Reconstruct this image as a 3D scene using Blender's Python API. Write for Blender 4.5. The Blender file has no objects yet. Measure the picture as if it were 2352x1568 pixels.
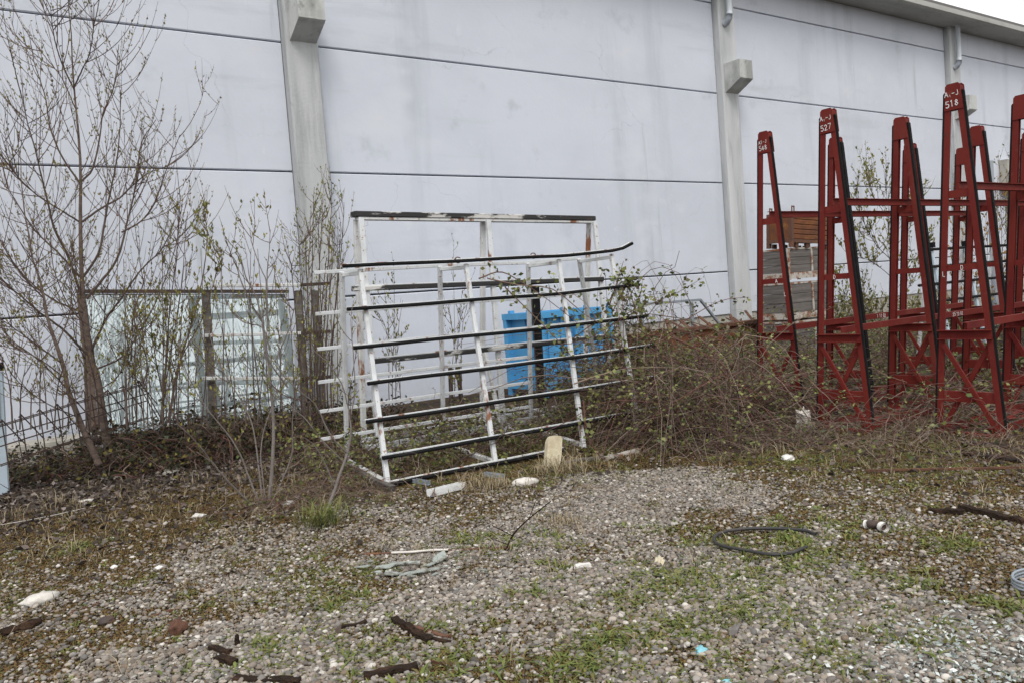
import bpy, math, random
import numpy as np
from mathutils import Matrix, Vector
random.seed(7); RNG = np.random.default_rng(11)
SC = bpy.context.scene; COL = SC.collection
# ------------------------------------------------------------------ camera
F = 1899.5; RO, PI_, YA = -.0765, -.0505, .6076; CH = 1.6
fwd = np.array([math.sin(YA)*math.cos(PI_), math.cos(YA)*math.cos(PI_), math.sin(PI_)])
r0 = np.array([math.cos(YA), -math.sin(YA), 0]); u0 = np.cross(r0, fwd)
RT = math.cos(RO)*r0 + math.sin(RO)*u0; UP = -math.sin(RO)*r0 + math.cos(RO)*u0
def ray(x, y): return RT*(x-1176)/F - UP*(y-784)/F + fwd
CP = np.array([0, 0, CH])
def G(x, y, z=0.): d = ray(x, y); return CP + d*(z-CH)/d[2]
def PY(x, y, Y): d = ray(x, y); return CP + d*Y/d[1]
def PX(x, y, X): d = ray(x, y); return CP + d*X/d[0]
cam = bpy.data.cameras.new('camera'); co = bpy.data.objects.new('camera', cam); COL.objects.link(co)
cam.sensor_width = 36; cam.lens = F/2352*36; cam.clip_end = 3000; cam.clip_start = .05
m3 = Matrix((RT, UP, -fwd)).transposed()
co.matrix_world = Matrix.Translation((0, 0, CH)) @ m3.to_4x4()
SC.camera = co
# ------------------------------------------------------------------ light
SUN_EL, SUN_AZ = math.radians(52), math.radians(215)      # azimuth clockwise from +Y
w = bpy.data.worlds.new('World'); SC.world = w; w.use_nodes = True
nt = w.node_tree; bg = nt.nodes['Background']
sky = nt.nodes.new('ShaderNodeTexSky'); sky.sky_type = 'NISHITA'; sky.sun_disc = False
sky.sun_elevation = SUN_EL; sky.sun_rotation = SUN_AZ; sky.air_density = 1.5; sky.dust_density = 4
hs = nt.nodes.new('ShaderNodeHueSaturation'); hs.inputs['Saturation'].default_value = .25
mx = nt.nodes.new('ShaderNodeMix'); mx.data_type = 'RGBA'; mx.inputs[0].default_value = .72
mx.inputs[7].default_value = (10.7, 10.75, 10.7, 1)          # the even white cloud layer over the sky
nt.links.new(sky.outputs[0], hs.inputs['Color']); nt.links.new(hs.outputs[0], mx.inputs[6])
nt.links.new(mx.outputs[2], bg.inputs['Color']); bg.inputs['Strength'].default_value = .11
sl = bpy.data.lights.new('sun', 'SUN'); sl.energy = 1.2; sl.angle = math.radians(22); sl.color = (1, .96, .9)
so = bpy.data.objects.new('sun', sl); COL.objects.link(so)
sd = Vector((math.sin(SUN_AZ)*math.cos(SUN_EL), math.cos(SUN_AZ)*math.cos(SUN_EL), math.sin(SUN_EL)))
so.rotation_euler = sd.to_track_quat('Z', 'Y').to_euler()
SC.view_settings.view_transform = 'Standard'; SC.view_settings.look = 'None'
SC.view_settings.exposure = 0.34; SC.view_settings.gamma = 1
SC.cycles.max_bounces = 6; SC.cycles.transparent_max_bounces = 12
# ------------------------------------------------------------------ mesh helpers
class MB:
    def __init__(s): s.v = []; s.f = []; s.n = 0
    def add(s, v, f):
        v = np.asarray(v, float).reshape(-1, 3); s.v.append(v); b = s.n
        s.f += [tuple(int(i)+b for i in q) for q in f]; s.n += len(v); return s
    def box(s, a, b):
        (x0, y0, z0), (x1, y1, z1) = np.minimum(a, b), np.maximum(a, b)
        return s.add([(x0,y0,z0),(x1,y0,z0),(x1,y1,z0),(x0,y1,z0),(x0,y0,z1),(x1,y0,z1),(x1,y1,z1),(x0,y1,z1)],
            [(0,3,2,1),(4,5,6,7),(0,1,5,4),(1,2,6,5),(2,3,7,6),(3,0,4,7)])
    def bar(s, p, q, wd, hd, up=(0, 0, 1), c=.12):
        """bar with chamfered rectangular section, wd sideways, hd along up"""
        p = np.asarray(p, float); q = np.asarray(q, float); t = (q-p)/np.linalg.norm(q-p)
        sd = np.cross(t, up); sd = sd/np.linalg.norm(sd); uu = np.cross(sd, t)
        k = min(wd, hd)*c; a, b = wd/2, hd/2
        sec = [(-a+k,-b),(a-k,-b),(a,-b+k),(a,b-k),(a-k,b),(-a+k,b),(-a,b-k),(-a,-b+k)]
        v = [p+sd*x+uu*y for x, y in sec] + [q+sd*x+uu*y for x, y in sec]
        return s.add(v, [(i, (i+1) % 8, 8+(i+1) % 8, 8+i) for i in range(8)] + [tuple(range(7, -1, -1)), tuple(range(8, 16))])
    def prism(s, pts, d):
        """extrude planar polygon pts by vector d"""
        pts = np.asarray(pts, float); n = len(pts); d = np.asarray(d, float)
        return s.add(np.vstack([pts, pts+d]), [tuple(range(n-1, -1, -1)), tuple(range(n, 2*n))] + [(i, (i+1) % n, n+(i+1) % n, n+i) for i in range(n)])
    def tube(s, pts, rad, k=8, cap=True):
        pts = np.asarray(pts, float); m = len(pts); rad = np.broadcast_to(rad, (m,))
        v, f = tubes(pts[None], rad[None], k); f = [tuple(q) for q in f]
        if cap: f += [tuple(range(k-1, -1, -1)), tuple(range((m-1)*k, m*k))]
        return s.add(v, f)
def tubes(P, R, k=3):
    """P (n,m,3), R (n,m) -> verts, quads"""
    n, m, _ = P.shape; T = np.gradient(P, axis=1); T /= np.linalg.norm(T, axis=2, keepdims=True)+1e-9
    ref = np.where(np.abs(T[:, :1, 2:3]) > .8, np.array([1., .13, 0]), np.array([.05, 0, 1.]))
    A = np.cross(T, np.broadcast_to(ref, T.shape)); A /= np.linalg.norm(A, axis=2, keepdims=True)+1e-9
    B = np.cross(A, T); an = np.arange(k)*2*math.pi/k
    V = P[:, :, None] + R[:, :, None, None]*(A[:, :, None]*np.cos(an)[:, None]+B[:, :, None]*np.sin(an)[:, None])
    idx = np.arange(n*m*k).reshape(n, m, k); j = np.roll(idx, -1, axis=2)
    Q = np.stack([idx[:, :-1], idx[:, 1:], j[:, 1:], j[:, :-1]], axis=-1).reshape(-1, 4)
    return V.reshape(-1, 3), Q
def raw_mesh(name, V, Q):
    me = bpy.data.meshes.new(name); V = np.asarray(V, np.float32); Q = np.asarray(Q, np.int32); k = Q.shape[1]
    me.vertices.add(len(V)); me.vertices.foreach_set('co', V.ravel()); me.loops.add(Q.size)
    me.loops.foreach_set('vertex_index', Q.ravel()); me.polygons.add(len(Q))
    me.polygons.foreach_set('loop_start', np.arange(0, Q.size, k, dtype=np.int32))
    me.polygons.foreach_set('loop_total', np.full(len(Q), k, np.int32)); me.update(calc_edges=True); return me
def smooth(o): o.data.polygons.foreach_set('use_smooth', [True]*len(o.data.polygons)); return o
def link(name, me, m, parent=None, loc=None):
    o = bpy.data.objects.new(name, me); COL.objects.link(o)
    if m is not None: me.materials.append(m)
    if parent is not None: o.parent = parent
    if loc is not None: o.location = loc
    return o
def obj(name, mb, m, parent=None, loc=None, sm=False):
    me = bpy.data.meshes.new(name); me.from_pydata([tuple(x) for x in np.vstack(mb.v)], [], mb.f); me.update()
    o = link(name, me, m, parent, loc)
    if sm: smooth(o)
    return o
def fast(name, V, Q, m, parent=None, sm=False):
    o = link(name, raw_mesh(name, V, Q), m, parent)
    if sm: smooth(o)
    return o
def tag(o, label, cat, group=None):
    o['label'] = label; o['category'] = cat
    if group: o['group'] = group
    return o
def thing(name, label, cat, loc=(0, 0, 0), rz=0, group=None):
    o = bpy.data.objects.new(name, None); COL.objects.link(o); o.location = loc; o.rotation_euler = (0, 0, rz)
    o.empty_display_size = .1; return tag(o, label, cat, group)
def dup(o, loc, label, group=None):
    r = o.copy(); COL.objects.link(r); r.location = loc; r['label'] = label
    if group: r['group'] = group
    for ch in list(o.children):
        c = ch.copy(); COL.objects.link(c); c.parent = r
        for g in list(ch.children):
            d = g.copy(); COL.objects.link(d); d.parent = c
    return r
# ------------------------------------------------------------------ materials
def mat(name, base, rough=.7, layers=(), bump=None, island=None, metal=0, spec=.4):
    """layers: (scale, (sx,sy,sz), lo, hi, colour[, detail]) laid over base by world-space noise"""
    m = bpy.data.materials.new(name); m.use_nodes = True; t = m.node_tree; N, L = t.nodes, t.links
    b = N['Principled BSDF']; b.inputs['Roughness'].default_value = rough; b.inputs['Metallic'].default_value = metal
    b.inputs['Specular IOR Level'].default_value = spec
    geo = N.new('ShaderNodeNewGeometry'); cur = None
    if island:
        rp = N.new('ShaderNodeValToRGB'); rp.color_ramp.interpolation = 'LINEAR'; e = rp.color_ramp.elements
        while len(e) < len(island): e.new(.5)
        for i, c in enumerate(island): e[i].position = i/(len(island)-1); e[i].color = (*c, 1)
        L.new(geo.outputs['Random Per Island'], rp.inputs[0]); cur = rp.outputs[0]
    for ly in layers:
        sc, st, lo, hi, c = ly[:5]; de = ly[5] if len(ly) > 5 else 5
        mp = N.new('ShaderNodeMapping'); mp.inputs['Scale'].default_value = st; L.new(geo.outputs['Position'], mp.inputs[0])
        no = N.new('ShaderNodeTexNoise'); no.inputs['Scale'].default_value = sc; no.inputs['Detail'].default_value = de
        no.inputs['Roughness'].default_value = .62; L.new(mp.outputs[0], no.inputs[0])
        mr = N.new('ShaderNodeMapRange'); mr.inputs[1].default_value = lo; mr.inputs[2].default_value = hi; L.new(no.outputs[0], mr.inputs[0])
        x = N.new('ShaderNodeMix'); x.data_type = 'RGBA'; L.new(mr.outputs[0], x.inputs[0])
        if cur is None: x.inputs[6].default_value = (*base, 1)
        else: L.new(cur, x.inputs[6])
        x.inputs[7].default_value = (*c, 1); cur = x.outputs[2]
    if cur is None: b.inputs['Base Color'].default_value = (*base, 1)
    else: L.new(cur, b.inputs['Base Color'])
    if bump:
        no = N.new('ShaderNodeTexNoise'); no.inputs['Scale'].default_value = bump[0]; no.inputs['Detail'].default_value = 6
        L.new(geo.outputs['Position'], no.inputs[0]); bp = N.new('ShaderNodeBump'); bp.inputs['Strength'].default_value = bump[1]
        bp.inputs['Distance'].default_value = bump[2] if len(bump) > 2 else .02
        L.new(no.outputs[0], bp.inputs['Height']); L.new(bp.outputs[0], b.inputs['Normal'])
    return m
I1 = (1, 1, 1)
M = {}
M['panel'] = mat('painted_concrete', (.60, .63, .705), .85, [
    (.30, (1, 1, 1.6), .42, .66, (.545, .575, .645), 5), (1.3, (1, 1, .10), .54, .80, (.46, .49, .545), 6),
    (.9, (.3, 1, 2.2), .58, .82, (.47, .51, .55), 6), (.9, I1, .60, .76, (.43, .46, .51), 9), (.75, (1, 1, 1.5), .56, .8, (.63, .655, .71), 3),
    (2.6, (1, 1, .05), .66, .76, (.42, .455, .48), 6), (3.5, I1, .62, .8, (.64, .665, .72), 4)], bump=(14, .12))
def add_cracks(m, col, scale=.42, th=.0035):
    t = m.node_tree; N, L = t.nodes, t.links; b = N['Principled BSDF']; src = b.inputs['Base Color'].links[0].from_socket
    g = N.new('ShaderNodeNewGeometry'); no = N.new('ShaderNodeTexNoise'); no.inputs['Scale'].default_value = 1.7; no.inputs['Detail'].default_value = 7; L.new(g.outputs['Position'], no.inputs[0])
    va = N.new('ShaderNodeVectorMath'); va.operation = 'MULTIPLY_ADD'; va.inputs[1].default_value = (.9, .9, .9); L.new(no.outputs['Color'], va.inputs[0]); L.new(g.outputs['Position'], va.inputs[2])
    vo = N.new('ShaderNodeTexVoronoi'); vo.feature = 'DISTANCE_TO_EDGE'; vo.inputs['Scale'].default_value = scale; L.new(va.outputs[0], vo.inputs['Vector'])
    mr = N.new('ShaderNodeMapRange'); mr.inputs[1].default_value = 0; mr.inputs[2].default_value = th; mr.inputs[3].default_value = 1; mr.inputs[4].default_value = 0; L.new(vo.outputs['Distance'], mr.inputs[0])
    n2 = N.new('ShaderNodeTexNoise'); n2.inputs['Scale'].default_value = .38; L.new(g.outputs['Position'], n2.inputs[0])
    m2 = N.new('ShaderNodeMapRange'); m2.inputs[1].default_value = .5; m2.inputs[2].default_value = .66; m2.inputs[4].default_value = .75; L.new(n2.outputs[0], m2.inputs[0])
    mu = N.new('ShaderNodeMath'); mu.operation = 'MULTIPLY'; L.new(mr.outputs[0], mu.inputs[0]); L.new(m2.outputs[0], mu.inputs[1])
    x = N.new('ShaderNodeMix'); x.data_type = 'RGBA'; L.new(mu.outputs[0], x.inputs[0]); L.new(src, x.inputs[6]); x.inputs[7].default_value = (*col, 1); L.new(x.outputs[2], b.inputs['Base Color'])
add_cracks(M['panel'], (.36, .39, .41))
M['joint'] = mat('joint_shadow', (.08, .08, .09), .9)
M['pillar'] = mat('bare_concrete', (.44, .455, .465), .9, [
    (2.2, (1, 1, .1), .42, .68, (.56, .572, .58), 6), (5, (1, 1, .10), .50, .72, (.30, .312, .315), 6), (3, I1, .66, .8, (.27, .28, .26), 6),
    (4, (1, 1, .5), .70, .8, (.38, .27, .20), 6)], bump=(25, .3))
M['corbel'] = mat('stained_concrete', (.52, .53, .515), .9, [(2.2, (1, 1, .5), .45, .68, (.30, .31, .295), 6), (6, I1, .6, .75, (.2, .205, .2), 6), (5, I1, .62, .75, (.6, .61, .6), 4)], bump=(25, .3))
M['soffit'] = mat('gutter_concrete', (.42, .42, .40), .9, [(.8, (1, 3, 3), .45, .7, (.32, .32, .30), 6), (5, (1, 4, 1), .6, .75, (.25, .26, .24), 5)])
M['metal_cap'] = mat('roof_flashing', (.13, .12, .12), .6)
M['pvc'] = mat('grey_pipe', (.52, .56, .60), .5, [(5, (1, 1, .2), .55, .75, (.42, .45, .48), 4)])
M['pvc_dark'] = mat('dark_pipe', (.30, .33, .37), .5)
M['plinth'] = mat('beige_concrete', (.42, .40, .355), .9, [(2, I1, .48, .68, (.30, .285, .25), 6), (7, I1, .6, .75, (.22, .21, .18), 6)], bump=(20, .3))
M['red'] = mat('red_oxide_paint', (.150, .020, .015), .65, [
    (1.6, I1, .45, .7, (.115, .012, .011), 5), (9, I1, .60, .78, (.19, .045, .030), 6), (30, I1, .62, .72, (.085, .036, .024), 5), (1.1, (1, 1, .4), .56, .75, (.175, .042, .032), 6)], bump=(60, .12), spec=.18)
M['rubber'] = mat('black_rubber', (.010, .010, .011), .8, [(8, I1, .5, .75, (.020, .020, .021), 5)], bump=(80, .2), spec=.15)
M['white'] = mat('chalky_white_paint', (.60, .62, .64), .6, [
    (5, I1, .48, .70, (.46, .48, .49), 6), (22, I1, .60, .68, (.27, .115, .055), 8), (5, (1, 1, .45), .60, .66, (.22, .095, .048), 9)], bump=(50, .12))
M['white_rusty'] = mat('rusted_white_paint', (.68, .69, .69), .6, [
    (5, I1, .5, .7, (.52, .53, .53), 6), (6, (1, 1, .35), .555, .63, (.26, .105, .05), 9), (20, I1, .63, .70, (.12, .06, .04), 6)], bump=(50, .2))
M['worn_rubber'] = mat('worn_rubber_on_white', (.030, .029, .030), .8, [(4, (.35, 1, 1), .555, .60, (.55, .54, .52), 8), (18, I1, .66, .72, (.2, .11, .07), 6)], bump=(60, .2))
M['blue'] = mat('blue_paint', (.075, .32, .60), .5, [(2.5, I1, .48, .7, (.07, .30, .58), 5), (10, (1, 1, .3), .62, .75, (.14, .43, .70), 6), (14, I1, .69, .74, (.12, .09, .08), 6)], bump=(40, .08))
M['rust'] = mat('rust_orange', (.17, .058, .020), .85, [(3, I1, .42, .62, (.11, .042, .020), 7), (9, (.4, 1, 1), .55, .72, (.25, .10, .028), 6), (14, I1, .62, .75, (.09, .040, .022), 6)], bump=(50, .3))
M['rust_dark'] = mat('rust_brown', (.11, .052, .034), .85, [(6, I1, .5, .7, (.19, .085, .042), 7), (14, I1, .6, .75, (.055, .032, .026), 6)], bump=(50, .3))
M['wood'] = mat('grey_weathered_wood', (.15, .135, .125), .9, [(3, (.25, .25, 5), .42, .65, (.08, .072, .066), 8), (9, (.2, .2, 6), .55, .7, (.24, .225, .21), 6), (4, I1, .66, .75, (.07, .065, .06), 5)], bump=(30, .3))
M['crate_frame'] = mat('flaking_cream_paint', (.45, .42, .38), .7, [(6, I1, .46, .56, (.22, .09, .045), 8), (18, I1, .6, .72, (.40, .36, .31), 5)])
M['wood_dark'] = mat('rotten_wood', (.030, .020, .015), .95, [(9, (1, 1, 1), .5, .7, (.075, .042, .027), 7), (30, I1, .55, .7, (.012, .009, .008), 6)], bump=(40, 1.0, .03), spec=.1)
M['wood_red'] = mat('red_brown_wood', (.13, .06, .036), .85, [(8, I1, .5, .7, (.075, .036, .024), 7)], bump=(40, .4))
M['steel'] = mat('galvanised_steel', (.30, .34, .38), .5, [(6, I1, .5, .7, (.22, .25, .28), 6)], metal=.3)
M['steel_dark'] = mat('dark_rusty_steel', (.055, .042, .038), .7, [(7, I1, .5, .7, (.12, .06, .04), 6)], bump=(40, .2))
M['rebar'] = mat('rusty_rebar', (.05, .034, .030), .85, [(9, I1, .5, .7, (.11, .055, .035), 5)])
M['glass_back'] = mat('pale_panel', (.50, .60, .63), .6)
M['palepost'] = mat('pale_blue_steel', (.42, .50, .57), .5, [(6, I1, .52, .7, (.33, .40, .46), 5), (30, I1, .66, .72, (.2, .1, .07), 5)])
M['bark'] = mat('grey_brown_bark', (.155, .115, .095), .9, [(9, (1, 1, 2.5), .45, .65, (.085, .060, .052), 7), (4, I1, .58, .75, (.21, .17, .145), 6)], bump=(60, .6))
M['limb'] = mat('dark_limb_bark', (.085, .060, .050), .9, [(7, I1, .5, .7, (.13, .10, .085), 5)])
M['bark_pale'] = mat('pale_grey_bark', (.19, .165, .155), .9, [(8, (1, 1, .6), .45, .7, (.115, .10, .09), 7)], bump=(60, .3))
M['twig'] = mat('red_brown_twig', (.095, .055, .045), .85, island=[(.065, .038, .032), (.13, .08, .065), (.09, .052, .042)])
M['bud'] = mat('yellow_green_bud', (.16, .13, .03), .7, island=[(.13, .085, .035), (.20, .17, .04), (.15, .16, .035), (.11, .075, .04)])
M['leaf_young'] = mat('young_leaf', (.12, .15, .03), .65, island=[(.10, .12, .03), (.17, .19, .045), (.24, .20, .035), (.13, .15, .04), (.20, .15, .03)])
M['leaf_orange'] = mat('orange_leaf', (.25, .12, .03), .65, island=[(.27, .12, .025), (.32, .18, .04), (.16, .13, .04)])
M['leaf_bramble'] = mat('bramble_leaf', (.08, .11, .04), .5, island=[(.035, .055, .020), (.085, .115, .030), (.18, .195, .045), (.08, .05, .03), (.13, .155, .04), (.27, .27, .10)])
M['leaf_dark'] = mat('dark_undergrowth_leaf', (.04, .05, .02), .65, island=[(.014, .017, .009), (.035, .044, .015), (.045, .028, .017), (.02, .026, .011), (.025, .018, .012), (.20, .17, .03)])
M['cane'] = mat('bramble_cane', (.12, .07, .06), .8, island=[(.085, .038, .032), (.16, .07, .055), (.05, .028, .025), (.25, .19, .15), (.12, .052, .042)])
M['cane_dead'] = mat('dead_stem', (.22, .18, .15), .9, island=[(.11, .07, .055), (.30, .24, .19), (.15, .10, .08), (.06, .04, .033)])
M['soil'] = None
M['pebble'] = mat('river_pebble', (.3, .3, .28), .8, island=[(.052, .045, .040), (.275, .235, .195), (.125, .118, .112), (.40, .355, .305), (.175, .128, .092), (.26, .242, .222), (.075, .063, .053), (.60, .565, .52)],
    layers=[(45, I1, .55, .8, (.16, .15, .14), 4), (1.3, I1, .60, .74, (.15, .105, .07), 5)])
M['weed'] = mat('green_weed', (.11, .16, .04), .7, island=[(.068, .098, .020), (.105, .14, .028), (.16, .185, .042), (.085, .11, .024), (.18, .165, .042), (.115, .09, .028)])
M['moss'] = mat('brown_moss', (.12, .08, .04), .9, island=[(.10, .056, .022), (.155, .085, .03), (.065, .042, .020), (.20, .12, .042), (.115, .10, .030), (.09, .085, .026)])
M['straw'] = mat('dry_straw', (.26, .21, .13), .9, island=[(.22, .17, .10), (.34, .28, .18), (.17, .125, .08)])
M['litter'] = mat('leaf_litter', (.06, .045, .038), .9, island=[(.022, .018, .016), (.05, .036, .03), (.085, .06, .05), (.25, .21, .19), (.03, .024, .021), (.04, .028, .022)])
M['plastic'] = mat('dirty_white_plastic', (.60, .57, .53), .45, [(9, I1, .5, .7, (.44, .40, .35), 6)], bump=(30, .3))
M['foam'] = mat('yellowed_foam', (.58, .52, .38), .8, [(7, I1, .5, .7, (.45, .385, .26), 6)], bump=(60, .3))
M['foam_white'] = mat('white_foam', (.72, .71, .68), .8, [(9, I1, .5, .7, (.56, .54, .50), 6)], bump=(60, .3))
M['bluefilm'] = mat('pale_blue_film', (.22, .50, .58), .4)
M['hose'] = mat('black_hose', (.028, .027, .028), .5, [(7, I1, .5, .7, (.07, .06, .055), 5)])
M['marking'] = mat('white_marking', (.72, .72, .72), .7, [(40, I1, .58, .7, (.45, .3, .28), 4)])
M['shard'] = mat('greenish_glass', (.3, .35, .33), .3, spec=.4, layers=[(20, I1, .45, .6, (.16, .15, .125), 6)], island=[(.20, .24, .22), (.32, .36, .335), (.46, .48, .44)])
M['cullet'] = mat('crushed_glass', (.5, .54, .53), .12, spec=.8, island=[(.30, .34, .33), (.52, .56, .545), (.22, .26, .245), (.68, .70, .69)])
def glass_mat():
    m = bpy.data.materials.new('stacked_glass'); m.use_nodes = True; t = m.node_tree; N, L = t.nodes, t.links
    N.remove(N['Principled BSDF']); out = N['Material Output']
    gl = N.new('ShaderNodeBsdfGlossy'); gl.inputs['Roughness'].default_value = .012; gl.inputs['Color'].default_value = (.80, .87, .89, 1)
    df = N.new('ShaderNodeBsdfDiffuse'); df.inputs['Color'].default_value = (.45, .525, .545, 1)
    x = N.new('ShaderNodeMixShader'); x.inputs[0].default_value = .46
    g = N.new('ShaderNodeNewGeometry'); mp = N.new('ShaderNodeMapping'); mp.inputs['Scale'].default_value = (1, 1, .22); L.new(g.outputs['Position'], mp.inputs[0])
    no = N.new('ShaderNodeTexNoise'); no.inputs['Scale'].default_value = 4.5; no.inputs['Detail'].default_value = 8; no.inputs['Roughness'].default_value = .7; L.new(mp.outputs[0], no.inputs[0])
    mr = N.new('ShaderNodeMapRange'); mr.inputs[1].default_value = .35; mr.inputs[2].default_value = .7; mr.inputs[3].default_value = .56; mr.inputs[4].default_value = .26; L.new(no.outputs[0], mr.inputs[0]); L.new(mr.outputs[0], x.inputs[0])
    L.new(df.outputs[0], x.inputs[1]); L.new(gl.outputs[0], x.inputs[2]); L.new(x.outputs[0], out.inputs['Surface']); return m
M['glass'] = glass_mat()
# ------------------------------------------------------------------ ground
GE = np.array([(-60, 11), (-4, 8.6), (.24, 7.0), (1.3, 6.4), (2.45, 5.95), (3.05, 5.95), (3.8, 5.75), (4.9, 5.35), (5.5, 4.5), (5.75, 3.5), (6.1, 2.5), (7, 1.0), (9, -3), (20, -20)])
PH = RNG.uniform(0, 6.28, (8, 2)); KV = RNG.normal(0, 1, (8, 2)); KV /= np.linalg.norm(KV, axis=1, keepdims=True)
KF = np.array([.5, .8, 1.3, 2.1, 3.3, 5., 8., 13.])
def fbm(x, y, s=1., o=0):
    v = 0
    for i in range(8): v = v + np.sin((KV[i, 0]*x+KV[i, 1]*y)*KF[i]*s+PH[i, 0]+o*1.7*(i+1))*np.sin((KV[i, 1]*x-KV[i, 0]*y)*KF[i]*s*1.13+PH[i, 1]+o)/(1+i*.35)
    return v*.55
def gz(x, y): return .016*fbm(np.asarray(x, float), np.asarray(y, float), .5)-.014
def gravel(x, y):
    """1 on the open gravel, 0 on the overgrown soil"""
    x = np.asarray(x, float); y = np.asarray(y, float)
    e = np.interp(x, GE[:, 0], GE[:, 1]); d = (e-y)/1.0+fbm(x, y, 1.2, 3)*.55
    return np.clip(d*.9+.35, 0, 1)
def soil_mat():
    m = bpy.data.materials.new('stony_soil'); m.use_nodes = True; t = m.node_tree; N, L = t.nodes, t.links; b = N['Principled BSDF']
    b.inputs['Roughness'].default_value = .95; b.inputs['Specular IOR Level'].default_value = .15
    g = N.new('ShaderNodeNewGeometry'); at = N.new('ShaderNodeAttribute'); at.attribute_name = 'gravel'
    def noise(s, d=6):
        n = N.new('ShaderNodeTexNoise'); n.inputs['Scale'].default_value = s; n.inputs['Detail'].default_value = d; n.inputs['Roughness'].default_value = .65
        L.new(g.outputs['Position'], n.inputs[0]); return n.outputs[0]
    def rng(v, lo, hi):
        r = N.new('ShaderNodeMapRange'); r.inputs[1].default_value = lo; r.inputs[2].default_value = hi; L.new(v, r.inputs[0]); return r.outputs[0]
    def mix(f, a, c):
        x = N.new('ShaderNodeMix'); x.data_type = 'RGBA'; L.new(f, x.inputs[0])
        for k, q in ((6, a), (7, c)):
            if isinstance(q, tuple): x.inputs[k].default_value = (*q, 1)
            else: L.new(q, x.inputs[k])
        return x.outputs[2]
    earth = mix(rng(noise(1.1), .4, .62), (.020, .015, .012), (.060, .040, .024))
    earth = mix(rng(noise(2.6), .56, .68), earth, (.042, .048, .018))
    earth = mix(rng(noise(40, 3), .58, .72), earth, (.16, .13, .105))
    vo = N.new('ShaderNodeTexVoronoi'); vo.inputs['Scale'].default_value = 42; L.new(g.outputs['Position'], vo.inputs['Vector'])
    sep = N.new('ShaderNodeSeparateColor'); L.new(vo.outputs['Color'], sep.inputs[0])
    st = mix(sep.outputs[0], (.040, .033, .027), (.15, .128, .105)); st = mix(rng(vo.outputs['Distance'], .35, .6), st, (.035, .03, .025))  # contact shade painted in: gravel-zone soil darkened so gaps between stones look dark
    st = mix(rng(noise(1.7), .52, .66), st, (.075, .048, .026))
    c = mix(at.outputs['Fac'], earth, st); L.new(c, b.inputs['Base Color'])
    bp = N.new('ShaderNodeBump'); bp.inputs['Strength'].default_value = .7; bp.inputs['Distance'].default_value = .03
    L.new(noise(25, 8), bp.inputs['Height']); L.new(bp.outputs[0], b.inputs['Normal']); return m
M['soil'] = soil_mat()
xs = np.unique(np.concatenate([np.linspace(-900, -6, 14), np.arange(-6, 16, .16), np.linspace(16, 900, 22)]))
ys = np.unique(np.concatenate([np.linspace(-900, -2, 14), np.arange(-2, 13, .16), np.linspace(13, 900, 22)]))
X, Y = np.meshgrid(xs, ys); near = np.clip(1-np.maximum(np.abs(X-5)-14, np.abs(Y-6)-10)/6, 0, 1)
Z = gz(X, Y)*near
idx = np.arange(X.size).reshape(X.shape)
Q = np.stack([idx[:-1, :-1], idx[:-1, 1:], idx[1:, 1:], idx[1:, :-1]], -1).reshape(-1, 4)
gme = raw_mesh('ground', np.stack([X, Y, Z], -1).reshape(-1, 3), Q)
a = gme.attributes.new('gravel', 'FLOAT', 'POINT'); a.data.foreach_set('value', gravel(X, Y).ravel().astype(np.float32))
ground = smooth(link('ground', gme, M['soil'])); ground['kind'] = 'structure'
# ------------------------------------------------------------------ warehouse
D = 12.59
PIL = [-5.2+10.035*i for i in range(8)]; PW = .53
wh = thing('warehouse', 'long pale grey warehouse of stacked concrete panels with pillars and flat roof edge', 'building', (0, D, 0))
for i in range(-1, 7):
    x0 = (PIL[i]+PW+.015) if i >= 0 else -15.2+PW+.015; x1 = PIL[i+1]-.015
    zb = -.1 if i < 1 else .885
    for z0, z1 in ((zb, 1.852), (1.852, 3.852), (3.852, 5.852), (5.852, 7.852), (7.852, 8.53)):
        for x0_, x1_ in (((x0, 9.7), (9.712, x1)) if i == 1 and z0 == zb else ((x0, x1),)):
          if x1_ == 9.7: z0 = -.1
          elif x0_ == 9.712: z0 = .885
          g = .012; mb = MB(); a0, a1, b0, b1 = x0_, x1_, z0+(g if z0 > 1 else 0), z1-(g if z1 < 8.5 else 0); c = .012
          mb.prism([(a0, 0, b0+c), (a0, .0, b1-c), (a0, c, b1), (a0, .14, b1), (a0, .14, b0), (a0, c, b0)], (a1-a0, 0, 0))
          obj('wall_panel', mb, M['panel'], wh)
mb = MB(); mb.box((-15, .142, -.2), (66, .3, 8.52)); mb.box((-15, .3, -.2), (66, 30, 8.5)); obj('joint_backing', mb, M['joint'], wh)
mb = MB(); mb.box((9.712, .035, -.2), (66, .14, .883)); obj('plinth', mb, M['plinth'], wh)
for i, x in enumerate(PIL):
    mb = MB(); a0, a1, y0, c = x, x+PW, -.19, .03
    mb.prism([(a0, .14, -.2), (a0, y0+c, -.2), (a0+c, y0, -.2), (a1-c, y0, -.2), (a1, y0+c, -.2), (a1, .14, -.2)], (0, 0, 8.73))
    p = obj('pillar', mb, M['pillar'], wh)
    if i:
        mb = MB(); b0, b1 = x+.06, x+.49
        mb.prism([(b0, y0-.002, 5.83), (b0, y0-.40, 6.035), (b0, y0-.43, 6.06), (b0, y0-.43, 6.46), (b0, y0-.002, 6.46)], (b1-b0, 0, 0))
        obj('corbel', mb, M['corbel'], p)
        pts = [(x+.20, y0-.13, 8.53), (x+.20, y0-.13, 7.62), (x+.19, y0-.13, 7.52)]
        obj('downpipe', MB().tube(pts, .065, 14), M['pvc'], wh, sm=True)
        pts = [(x+.19, y0-.13, 7.53), (x+.185, y0-.12, 7.44), (x+.17, y0-.07, 7.37), (x+.16, y0-.0, 7.35)]
        obj('pipe_elbow', MB().tube(pts, .075, 14), M['pvc_dark'], wh, sm=True)
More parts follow.
